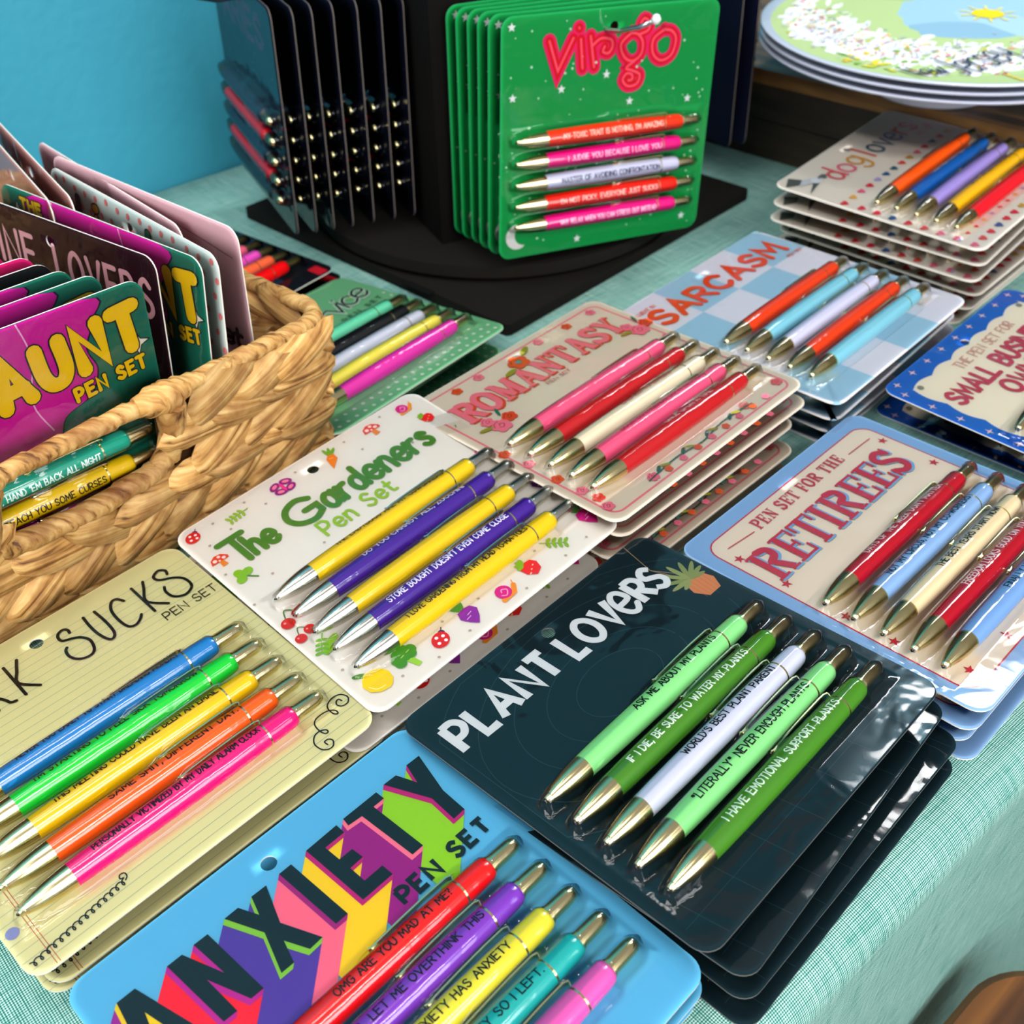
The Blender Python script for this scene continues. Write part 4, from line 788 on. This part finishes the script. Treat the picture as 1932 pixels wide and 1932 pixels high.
# ---------------------------------------------------------------- stacks of pen packs on the table
ORD = ['top one', 'second', 'third', 'fourth', 'fifth', 'sixth', 'seventh']
HC_ = 0.39645; GAP = .0110
def zplane(c, u, v):
    m = pose(c); return (m @ Vector((u, -v, 0))).z
def settle(poses):
    """rest every pack on the one below; a pack that moves up or down keeps its bearing from the viewpoint it was measured from"""
    out = []; n = len(poses); ztop = poses[0][2]
    for k, c in enumerate(poses[::-1]):
        low = min(zplane((0, 0, 0) + tuple(c[3:]), u, v) for u in (-.079, .079) for v in (-.078, .078))
        z = max(.0009 - low, .0009 + (ztop - .0009) * k / max(1, n - 1)) if k < n - 1 or n == 1 else max(ztop, .0009 - low)
        if out:
            b_ = out[-1]
            z = max(z, max(GAP + zplane(b_, u, v) - (zplane((b_[0], b_[1], 0) + tuple(c[3:]), u, v)) for u in (-.072, .07) for v in (-.009, .061)))
        f = (HC_ - z) / (HC_ - c[2]); out.append((c[0] * f, c[1] * f, z) + tuple(c[3:]))
    return out[::-1]
def stack(key, words, poses, group, tail):
    n = len(poses)
    for i, c in enumerate(settle(poses)):
        where = ORD[i] if i < n - 1 else 'lowest'
        pack('pen_set', D[key], pose(c), words + ' pen set, ' + where + ' in ' + tail, group, full=(i == 0), flat=1.0 if i == 0 else .86)
stack('gard', 'cream vegetable-print gardeners', [(-.0572, .4263, .0362, .7731, .0675, -.0487), (-.0657, .4098, .0242, .7731, .035, -.025), (-.0641, .4124, .0128, .775, 0, 0)], 'gardeners pen sets in their stack', 'the stack right of the basket')
stack('plant', 'dark teal plant lovers', [(.0626, .3065, .0389, .7907, .0205, .0517), (.0699, .3031, .0268, .846, -.012, .03), (.0763, .3008, .0165, .795, -.006, .012), (.0766, .2963, .0062, .801, 0, 0)], 'plant lovers pen sets in their stack', 'the stack at the table edge')
stack('work', 'yellow ruled-paper', [(-.1719, .3166, .0239, .7855, .0199, -.0343), (-.1668, .318, .0125, .7855, .008, -.012), (-.1715, .3195, .0009, .79, 0, 0)], 'note-paper pen sets in their stack', 'the stack before the basket')
stack('anx', 'sky blue anxiety', [(-.0482, .1998, .022, .7827, .0189, -.0136), (-.0462, .2003, .0115, .786, .006, -.006), (-.0475, .2015, .0009, .78, 0, 0)], 'anxiety pen sets in their stack', 'the nearest stack')
stack('rom', 'cream rose-print romantasy', [(.0525, .526, .0461, .7773, .032, .0422), (.0569, .5287, .0345, .763, .024, .032), (.0511, .5246, .0232, .777, .016, .02), (.0511, .5165, .012, .777, .008, .01), (.0484, .5172, .0009, .777, 0, 0)], 'romantasy pen sets in their stack', 'the stack behind the gardeners')
stack('sarc', 'checkered sarcasm', [(.1795, .6257, .0427, .8122, -.0027, .0094), (.1775, .6263, .0315, .834, 0, .006), (.1809, .6296, .0205, .812, 0, .004), (.1804, .6333, .0098, .812, 0, 0)], 'sarcasm pen sets in their stack', 'the stack below the dog lovers')
stack('ret', 'blue bordered retirees', [(.1949, .4166, .0295, .7807, .0039, .0252), (.1916, .4145, .0205, .781, .003, .016), (.1906, .4165, .0110, .781, .002, .008), (.1952, .414, .0009, .781, 0, 0)], 'retirees pen sets in their stack', 'the stack right of plant lovers')
stack('dog', 'cream heart-print dog lovers', [(.3037, .7661, .0684, .7909, .0659, -.0025), (.3003, .7632, .0575, .84, .05, -.002), (.298, .7592, .0465, .83, .036, 0), (.3061, .7588, .0355, .791, .024, 0), (.303, .7579, .0245, .791, .012, 0), (.2954, .7563, .0135, .791, 0, 0)], 'dog lovers pen sets in their tall stack', 'the tall stack by the plates')
stack('serv', 'green polka dot customer service', [(-.1108, .6368, .0162, .8919, -.0169, .0772), (-.1135, .6396, .0009, .8919, 0, 0)], 'customer service pen sets', 'the pair behind the basket corner')
stack('sb', 'royal blue scalloped small business', [(.3257, .5418, .035, .7893, .0103, -.0249), (.3257, .5578, .012, .807, 0, .0028)], 'small business pen sets', 'the pair right of sarcasm')
stack('mark', 'dark card of bright colourful', [(-.2354, .7367, .014, .9016, .0037, .002), (-.2310, .7450, .0012, .94, 0, 0)], 'colourful pen sets behind the basket', 'the pair behind the basket')

# ---------------------------------------------------------------- woven basket
KB = Vector((-.1135, .5295, 0)); BA = Vector((-.6934, -.7206, 0)); BB = Vector((-.777, .629, 0)); BN = Vector((-.7206, .6934, 0))
BL, BD, BH, FL = 0.288, 0.285, 0.102, 0.0175
STRAW = straw_material(); DKBROWN = mat('3a2410', 'matte')
broot = obj('woven_basket', None, None, T(KB))
tag(broot, 'woven straw basket with open handle, packed with upright pen sets', 'basket')
def bpt(a, b, z): return BA * a + BB * b + Vector((0, 0, z))
def wall_point(side, t, z, out=0.0):
    """a point on one basket wall: t along it, z up, out = away from the inside"""
    f = FL * z / 0.11 + out
    if side == 0: return bpt(t, -f, z)
    if side == 1: return bpt(-f * .6, t, z)
    if side == 2: return bpt(t, BD + f, z)
    return bpt(BL + f * .6, t, z)
SIDE_LEN = (BL, BD, BL, BD); SIDE_DIR = (BA, BB, BA, BB); SIDE_OUT = (-BN, -BA, BN, BA)
HX0, HX1, HZ0, HZ1 = 0.098, 0.186, 0.0605, 0.095
def strand_mesh(seed):
    r = random.Random(seed); b = MB(); nx, ny = 9, 5; vs = []; fs = []
    L, Wd, Th = 0.0270, 0.0116, 0.0066
    for sgn in (1, -1):
        for i in range(nx):
            x = -1 + 2 * i / (nx - 1); w = (1 - abs(x) ** 2.4) ** .75 * Wd * (1 + .12 * math.sin(3 * x + seed)); tw = 0.35 * x
            for j in range(ny):
                y = -1 + 2 * j / (ny - 1); z = sgn * Th * (1 - y * y) ** .5 * (1 - abs(x) ** 3) ** .5 + .0012 * math.sin(5 * y + seed) * (1 - x * x)
                yy = y * w + .0025 * math.sin(2.2 * x + seed)
                vs.append((x * L, yy * math.cos(tw) - z * math.sin(tw) * .6, z * math.cos(tw) + yy * math.sin(tw) * .6))
        o = 0 if sgn == 1 else nx * ny
        for i in range(nx - 1):
            for j in range(ny - 1):
                q = (o + i * ny + j, o + (i + 1) * ny + j, o + (i + 1) * ny + j + 1, o + i * ny + j + 1); fs.append(q if sgn == 1 else q[::-1])
    b.add(vs, fs, STRAW); return b.mesh('strand', True)
STR = [strand_mesh(i) for i in range(5)]
rs = random.Random(3)
for side in range(4):
    rows = 6
    for j in range(rows):
        z = 0.0155 + j * 0.0151; step = 0.0275; n = int(SIDE_LEN[side] / step) + 1; sg = 1 if j % 2 else -1
        for i in range(n + 1):
            t = (i + (0.5 if j % 2 else 0.15)) * step - 0.008
            if t < -0.010 or t > SIDE_LEN[side] + 0.010: continue
            if side == 0 and HX0 - 0.012 < t < HX1 + 0.012 and HZ0 - 0.004 < z < HZ1 + 0.02: continue
            o = wall_point(side, max(.012, min(SIDE_LEN[side] - .012, t)), z, 0.003 + rs.uniform(-.0008, .0008))
            xd = -SIDE_DIR[side] if side in (0, 3) else SIDE_DIR[side]; up = (Vector((0, 0, 1)) + SIDE_OUT[side] * .13)
            m = axes_mtx(o, xd, up) @ Matrix.Rotation((sg * rs.uniform(.22, .42) + .06) * (1 if j else .35), 4, 'Z') @ Matrix.Rotation(rs.uniform(.10, .22), 4, 'Y') @ Matrix.Diagonal((rs.uniform(.94, 1.1), rs.uniform(.92, 1.12), 1, 1))
            obj('strand', STR[rs.randrange(5)], broot, m)
def gap_backing(side, t0, t1, z0, z1):  # dark sheet added behind the strands to close and darken the gaps
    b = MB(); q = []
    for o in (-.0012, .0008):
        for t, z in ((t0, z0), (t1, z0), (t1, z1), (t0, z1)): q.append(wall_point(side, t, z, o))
    b.add(q, [(0, 1, 2, 3), (7, 6, 5, 4), (0, 4, 5, 1), (1, 5, 6, 2), (2, 6, 7, 3), (3, 7, 4, 0)], DKBROWN); return b
for nm, a in (('gap_backing', (0, 0, HX0, .003, BH - .003)), ('gap_backing', (0, HX1, BL, .003, BH - .003)), ('gap_backing', (0, HX0, HX1, .003, HZ0)), ('gap_backing', (1, 0, BD, .003, BH - .003)), ('gap_backing', (2, 0, BL, .003, BH - .003)), ('gap_backing', (3, 0, BD, .003, BH - .003))):
    obj(nm, gap_backing(*a).mesh('gap_backing'), broot)
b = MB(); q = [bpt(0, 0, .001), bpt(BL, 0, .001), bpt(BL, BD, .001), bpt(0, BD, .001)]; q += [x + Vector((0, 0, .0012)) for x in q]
b.add(q, [(0, 1, 2, 3), (7, 6, 5, 4), (0, 4, 5, 1), (1, 5, 6, 2), (2, 6, 7, 3), (3, 7, 4, 0)], DKBROWN); obj('basket_bottom', b.mesh('basket_bottom'), broot)
def wrap_tube(pts, r, pitch, depth, n=12):
    """a rod wrapped in a spiralling leaf strip: stepped spiral ridges"""
    b = MB(); P = [Vector(p) for p in pts]; dense = []
    for p, q in zip(P, P[1:]):
        k = max(2, int((q - p).length / .0022))
        for i in range(k): dense.append(p.lerp(q, i / k))
    dense.append(P[-1]); sl = [0]
    for p, q in zip(dense, dense[1:]): sl.append(sl[-1] + (q - p).length)
    def rad(i): return [r(sl[i]) * (1 + depth * (((sl[i] / pitch + k / n) % 1.0) - .5)) if callable(r) else r * (1 + depth * (((sl[i] / pitch + k / n) % 1.0) - .5)) for k in range(n)]
    b.tube(dense, rad, n, STRAW); return b.mesh('wrapped_rod', True, 1, 50)
def rim_path():
    z = BH; p = []; rc = .018; C = []
    f = FL * z / .11
    for cx, cy, a0 in ((rc - f * .6, rc - f, PI), (rc - f * .6, BD + f - rc, PI / 2), (BL + f * .6 - rc, BD + f - rc, 0), (BL + f * .6 - rc, rc - f, -PI / 2)):
        for i in range(7):
            a = a0 + (PI / 2) * (1 - i / 6) if False else a0 + PI / 2 - PI / 2 * i / 6
            C.append(bpt(cx + rc * math.cos(a), cy + rc * math.sin(a), z))
    return C
rp = rim_path(); obj('rim', wrap_tube(rp + [rp[0]], .0046, .017, .24), broot)
obj('hole_rim', wrap_tube([wall_point(0, HX0 - .004, HZ0 + .010, .001), wall_point(0, HX0 + .004, HZ0 + .001, .002), wall_point(0, (HX0 + HX1) / 2, HZ0 - .002, .003), wall_point(0, HX1 - .004, HZ0 + .001, .002), wall_point(0, HX1 + .004, HZ0 + .010, .001)], .0055, .019, .22), broot)
for t in (HX0 - .004, HX1 + .004):
    obj('handle_post', wrap_tube([wall_point(0, t, HZ0 + .004, .002), wall_point(0, t - .001, HZ0 + .02, .004), wall_point(0, t - .002, BH - .004, .004)], lambda s: .0046 + .0034 * min(1, s / .035), .05, .12), broot)
    obj('handle_knot', wrap_tube([wall_point(0, t - .014, BH + .001, .001), wall_point(0, t, BH, .002), wall_point(0, t + .014, BH + .0005, .001)], lambda s: .0048 + .0034 * math.sin(PI * min(1, s / .028)), .0075, .2), broot)
# pen sets standing in the basket
def up_pack(key, c, label, full=False, pens=True): pack('pen_set', D[key], upright(c), label, 'pen sets standing in the basket', full, pens)
AU = (-.2292, .4161, .0785, .7798, 1.6286, -.0255)
def shift(c, a, b, dz=0, yaw=0): q = BA * a + BN * b; return (c[0] + q.x, c[1] + q.y, c[2] + dz, c[3] + yaw, c[4], c[5])
up_pack('aunt', AU, 'magenta and green aunt pen set, foremost in the basket behind the handle hole', True)
up_pack('aunt', shift(AU, .010, .0195), 'magenta and green aunt pen set, second from the handle side of the basket')
up_pack('aunt', shift(AU, .0165, .034), 'magenta and green aunt pen set, third from the handle side of the basket')
up_pack('black', shift(AU, .0195, .0475), 'black pen set between the aunt sets and the wine lovers set')
up_pack('sun', shift(AU, .0215, .060), 'pink and yellow pen set standing behind the black set')
up_pack('sun', shift(AU, .030, .073), 'pink and orange pen set, farthest back of the row facing the handle', pens=False)
WI = (-.2356, .5294, .0765, -.6154, 1.4735, -.0016)
up_pack('wine', WI, 'dark maroon wine lovers pen set standing crosswise in the basket', pens=False)
up_pack('aunt', (-.2133, .5288, .0765, -.6485, 1.4508, -.0054), 'magenta and green aunt pen set standing crosswise behind the wine lovers', pens=False)
up_pack('dots', (-.1991, .5431, .0765, -.7826, 1.4777, -.0111), 'grey pen set with coral dots standing crosswise in the basket', pens=False)
up_pack('pink', (-.2172, .5844, .0755, -.8313, 1.5500, -.0107), 'pale pink pen set with a low corner, behind the dotted set', pens=False)
up_pack('pink', (-.1936, .5625, .0785, -.708, 1.5292, .0009), 'pale pink pen set against the end wall of the basket', pens=False)
up_pack('rose', (-.2700, .6170, .0790, -.982, 1.52, .0), 'brownish rose pen set leaning far back in the basket', pens=False)
up_pack('rose', (-.2830, .6180, .0770, -.989, 1.50, .0), 'brownish rose pen set nearest the wall behind the aunt sets', pens=False)

# ---------------------------------------------------------------- rotating display stand
AXX = Vector((-.005, .878, 0)); YA = math.radians(24.6)
BLK = mat('1a1714', 'matte'); BLK2 = mat('0a0807', 'matte'); PLY = mat('5a3018', 'matte'); WIRE = mat('b8bcc0', 'metal'); BALL = mat('e8e8e8', 'plastic')
droot = obj('display_stand', None, None, T(AXX))
tag(droot, 'black rotating display stand with square base and pen sets hung on wire pegs', 'display stand')
b = MB(); ol = rr_outline(294, 294, 4, 3); n = len(ol); vs = [(x * .001, y * .001, z) for z in (.0006, .009) for x, y in ol]
b.add(vs, [tuple(range(n))[::-1], tuple(range(n, 2 * n))] + [(i, (i + 1) % n, n + (i + 1) % n, n + i) for i in range(n)], BLK)
obj('base_plate', b.mesh('base_plate'), droot, Matrix.Rotation(math.radians(46.5), 4, 'Z'))
b = MB(); b.box(-.014, .014, -.003, .003, .0088, .0094, mat('060606')); obj('slot', b.mesh('slot'), droot, T((-.058, -.150, 0)) @ Matrix.Rotation(math.radians(-42), 4, 'Z'))
b = MB(); b.lathe([(.009, .05), (.0135, .05)], 40, BLK2); obj('bearing', b.mesh('bearing'), droot)
b = MB(); b.lathe([(.0135, .1475), (.0225, .1475)], 96, BLK); obj('turntable', b.mesh('turntable', True, 1, 30), droot)
TWH = .083
for k in range(4):
    R_ = Matrix.Rotation(YA + k * PI / 2, 4, 'Z')
    b = MB(); b.box(-TWH, TWH - .006, -TWH, -TWH + .006, .0225, .46, BLK2); b.box(TWH - .006, TWH - .0055, -TWH, -TWH + .006, .0225, .46, PLY); obj('side_panel', b.mesh('side_panel'), droot, R_)
b = MB(); b.box(-TWH, TWH, -TWH, TWH, .46, .468, BLK2); obj('top_panel', b.mesh('top_panel'), droot, Matrix.Rotation(YA, 4, 'Z'))
def peg(yaw, off, z, reach):
    R_ = Matrix.Rotation(yaw, 4, 'Z'); b = MB()
    b.tube([(off, -TWH + .002, z + .004), (off, -TWH - reach * .5, z + .002), (off, -TWH - reach, z), (off + .003, -TWH - reach - .008, z + .001), (off + .009, -TWH - reach - .022, z + .006), (off + .014, -TWH - reach - .030, z + .011)], .0016, 8, WIRE)
    o = obj('peg', b.mesh('peg', True), droot, R_)
    b = MB(); b.lathe([(-.0032, .0004), (-.0026, .0019), (0, .0032), (.0026, .0019), (.0032, .0004)], 12, BALL, off=(off + .015, -TWH - reach - .032, z + .0125)); obj('peg_tip', b.mesh('peg_tip', True), o)
ZV = .1107; 
peg(YA, .0137, ZV + .0662, .066); peg(YA - PI / 2, -.035, ZV + .0690, .104); peg(YA + PI / 2, .028, ZV + .0690, .126); peg(YA + PI, 0, ZV + .069, .05)
VP = Vector((.0712, .7493, .1107)); NF = Vector((math.sin(YA), -math.cos(YA), 0)); UF = Vector((math.cos(YA), math.sin(YA), 0))
WHERE = ['foremost', 'second from the front', 'third from the front', 'fourth from the front', 'fifth from the front', 'rearmost']
for i, (dist, sh) in enumerate([(.1435, 0), (.1310, -.0028), (.1193, -.0046), (.1076, -.0062), (.0960, -.0088), (.0848, -.0105)]):
    o = VP - NF * (.1435 - dist) + UF * sh
    pack('pen_set', D['virgo'], upright((o.x, o.y, .1107 - i * .0003, .4291 + .002 * i, 1.5293 + .006 * i, -.0579 + .008 * i)), 'green starry virgo pen set, ' + WHERE[i] + ' on the peg facing the camera' if i else 'green starry virgo pen set in full view on the display stand', 'virgo pen sets on the front peg', i == 0)
NL = Vector((-math.cos(YA), -math.sin(YA), 0)); UL = Vector((math.sin(YA), -math.cos(YA), 0))
LW = ['outermost', 'second', 'third', 'fourth', 'fifth', 'sixth', 'innermost']
for i, (dist, u) in enumerate([(.178, -.038), (.1655, -.0355), (.1512, -.0335), (.1373, -.031), (.1228, -.031), (.1055, -.029), (.0905, -.028)]):
    o = AXX + NL * dist + UL * u
    pack('pen_set', D['zod'], upright((o.x, o.y, .1107, YA - PI / 2 + rs.uniform(-.02, .02), 1.55, rs.uniform(-.01, .01))), 'dark navy pen set, ' + LW[i] + (' from the outside' if 0 < i < 6 else '') + ' on the left peg beside the blue wall', 'dark pen sets on the left peg', False)
for i, dist in enumerate((.203, .188)):
    o = AXX - NL * dist - UL * .028
    r = pack('pen_set', D['navy'], upright((o.x, o.y, .1107, YA + PI / 2, 1.56, 0)), ('outer' if i == 0 else 'inner') + ' navy pen set seen from behind on the right peg by the plates', 'navy pen sets on the right peg', False)
    f = Flat(.0); cr = [c for c in r.children if c.name.startswith('backing_card')][0]
    f.rect('5a6478', -72, -66, -46, -38); rb = random.Random(9)
    x = -70
    while x < -48:
        w_ = rb.choice((.5, .8, 1.2)); f.rect('141a30', x, -64, x + w_, -42); x += w_ + rb.choice((.6, .9))
    f.star('8a98d0', -30, 40, 2.4)
    obj('barcode_print', f.mesh('barcode_print'), cr, T((0, 0, -.00074)) @ Matrix.Rotation(PI, 4, 'Y'))

# ---------------------------------------------------------------- plates on the wooden riser
RW = wood_material('riser_wood', (44, 28, 12), (92, 62, 28), (136, 98, 50), 1.0, .5); RWD = wood_material('riser_wood_dark', (22, 16, 9), (40, 29, 16), (58, 44, 24), 1.0, .6)
RD = Vector((.731, -.682, 0)); RN = Vector((-.682, -.731, 0)); RP = RN * .855
rroot = obj('wooden_riser', None, None, axes_mtx(RD * -.04 + RN * -.855, RD, -RN))
tag(rroot, 'dark wooden riser box under the painted plates', 'riser')
L0, L1 = -.62, -.12
def rboard(x0, x1, y0, y1, z0, z1, m, nm): b = MB(); b.box(x0 + .0006, x1 - .0006, y0, y1, z0, z1, m); obj(nm, b.mesh(nm), rroot)
for i in range(4): rboard(L0, L1 + .12, .001 + i * .075, .001 + (i + 1) * .075 - .002, .067, .079, RW, 'top_board')
for i in range(2): rboard(L0 + .004, L1 + .116, .010, .020, .001 + i * .033, .033 + i * .033, RWD, 'front_board')
rboard(L0 + .004, L0 + .016, .021, .29, .001, .0665, RWD, 'side_board'); rboard(L1 + .104, L1 + .116, .021, .29, .001, .0665, RWD, 'side_board')
PC = Vector((.3443, .9059, 0)); PRM = mat('c8ccdc', 'plastic')
def plate_mesh(foot): 
    b = MB(); b.lathe([(foot, .046), (foot + .002, .048), (.0015, .052), (.0025, .070), (.0042, .105), (.0075, .134), (.0092, .1396), (.0104, .1402), (.0110, .1390), (.0090, .130), (.0052, .104)], 96, PRM); return b.mesh('plate_body', True, 1, 50)
PLM = plate_mesh(-.003); PLMF = plate_mesh(-.0274)
def plate_art():
    f = Flat(0.0); R_ = random.Random(11)
    def mp(x, y, z): 
        r = math.hypot(x, y); h = 5.2 if r < 104 else 5.2 + (r - 104) / 34 * 5.0
        return (x, y, h + .12 + z)
    f.map = mp
    def blobp(col, x, y, rx, ry, a, n=16, j=.18):
        c_, s_ = math.cos(a), math.sin(a); P_ = []
        for i in range(n):
            t = 2 * PI * i / n; k = 1 + R_.uniform(-j, j); X, Y = rx * k * math.cos(t), ry * k * math.sin(t); P_.append((x + X * c_ - Y * s_, y + X * s_ + Y * c_))
        f.poly(col, P_); f.z -= .0016
    for k in range(24):       # green ground laid in rings of wedges so it follows the rim
        for r0, r1 in ((0, 60), (60, 104), (104, 137.6)):
            for m_ in range(2):
                t0, t1 = 2 * PI * (k + m_ / 2) / 24, 2 * PI * (k + m_ / 2 + .5) / 24
                pts = [(r1 * math.cos(t0), r1 * math.sin(t0)), (r1 * math.cos(t1), r1 * math.sin(t1))] + ([(r0 * math.cos(t1), r0 * math.sin(t1)), (r0 * math.cos(t0), r0 * math.sin(t0))] if r0 else [(0, 0)])
                f.poly('b4cc8c', pts); f.z -= .0022
    f.z += .005
    blobp('9cc4dc', 40, 34, 62, 58, .2, 26, .07); blobp('8ab4cc', 20, -2, 46, 20, -.3); blobp('a8cce0', 70, 20, 40, 44, .3); blobp('b4cc8c', -22, 74, 26, 16, .6); blobp('a4c07c', 10, 96, 40, 14, -.3)
    BP = smooth([(-99, 100), (-94, 40), (-86, -4), (-56, -38), (-14, -62), (40, -72), (100, -56)], False, 40)
    def band(): x, y = R_.choice(BP); return x + R_.gauss(0, 17), y + R_.gauss(0, 17)
    for i in range(460):
        x, y = band()
        if math.hypot(x, y) < 122: blobp(R_.choice(('eef0f2', 'e8ecf0', 'f4f4f4', 'dfe4ec')), x, y, R_.uniform(6, 12), R_.uniform(2, 5), R_.uniform(.2, 1.2), 8)
    for i in range(760):
        x, y = band()
        if math.hypot(x, y) < 124: blobp(R_.choice(('e88a9c', 'f0c83c', '86b04a', 'b4b8d0', 'c86a4a', 'f4f4f4', 'ffffff', '9aa0b0', 'dcdff0', 'f4f4f4', 'aab0bc', 'c4c8d4')), x, y, R_.uniform(1.2, 4.0), R_.uniform(.6, 1.4), R_.uniform(.2, 1.3), 7)
    for i in range(30): blobp(R_.choice(('7ab02c', 'd8d42c', 'a4bc5c', 'e8c83c')), R_.uniform(-104, -40), R_.uniform(-96, -40), R_.uniform(2, 6), R_.uniform(1.4, 3.4), R_.uniform(0, 3), 9)
    blobp('f2d40a', 52, 33, 13, 12, 0, 20, .06)
    for i in range(10): f.rib('f4e45a', [(52 + 15 * math.cos(i * .628), 33 + 14 * math.sin(i * .628)), (52 + 22 * math.cos(i * .628), 33 + 21 * math.sin(i * .628))], 2)
    for i in range(3): f.rect('f0c43c', -3, -112 - i * 8, 0, -106 - i * 8)
    f.z += .9
    f.text('1c2a4c', 'New', -66, -108, 26, 1.8, 30, ang=.35, shear=.1); f.text('1c2a4c', 'Jersey', -30, -104, 36, 1.9, 66, ang=.5, gap=1.6, shear=.1)
    return f.mesh('painted_scene')
PA = plate_art()
WP = ['uppermost', 'middle', 'lowest']
for i in range(3):
    r = obj('serving_plate', None, None, T((PC.x, PC.y, .1066 + (2 - i) * .0060)) @ Matrix.Rotation(.12 if i == 0 else .12 + .7 * i, 4, 'Z'))
    tag(r, WP[i] + ' of the three round plates painted with a map scene' if i == 0 else WP[i] + ' of three stacked round pale rimmed plates', 'plate', 'stacked plates on the riser')
    obj('plate_body', PLM if i < 2 else PLMF, r)
    if i == 0: o = obj('painted_scene', PA, r)
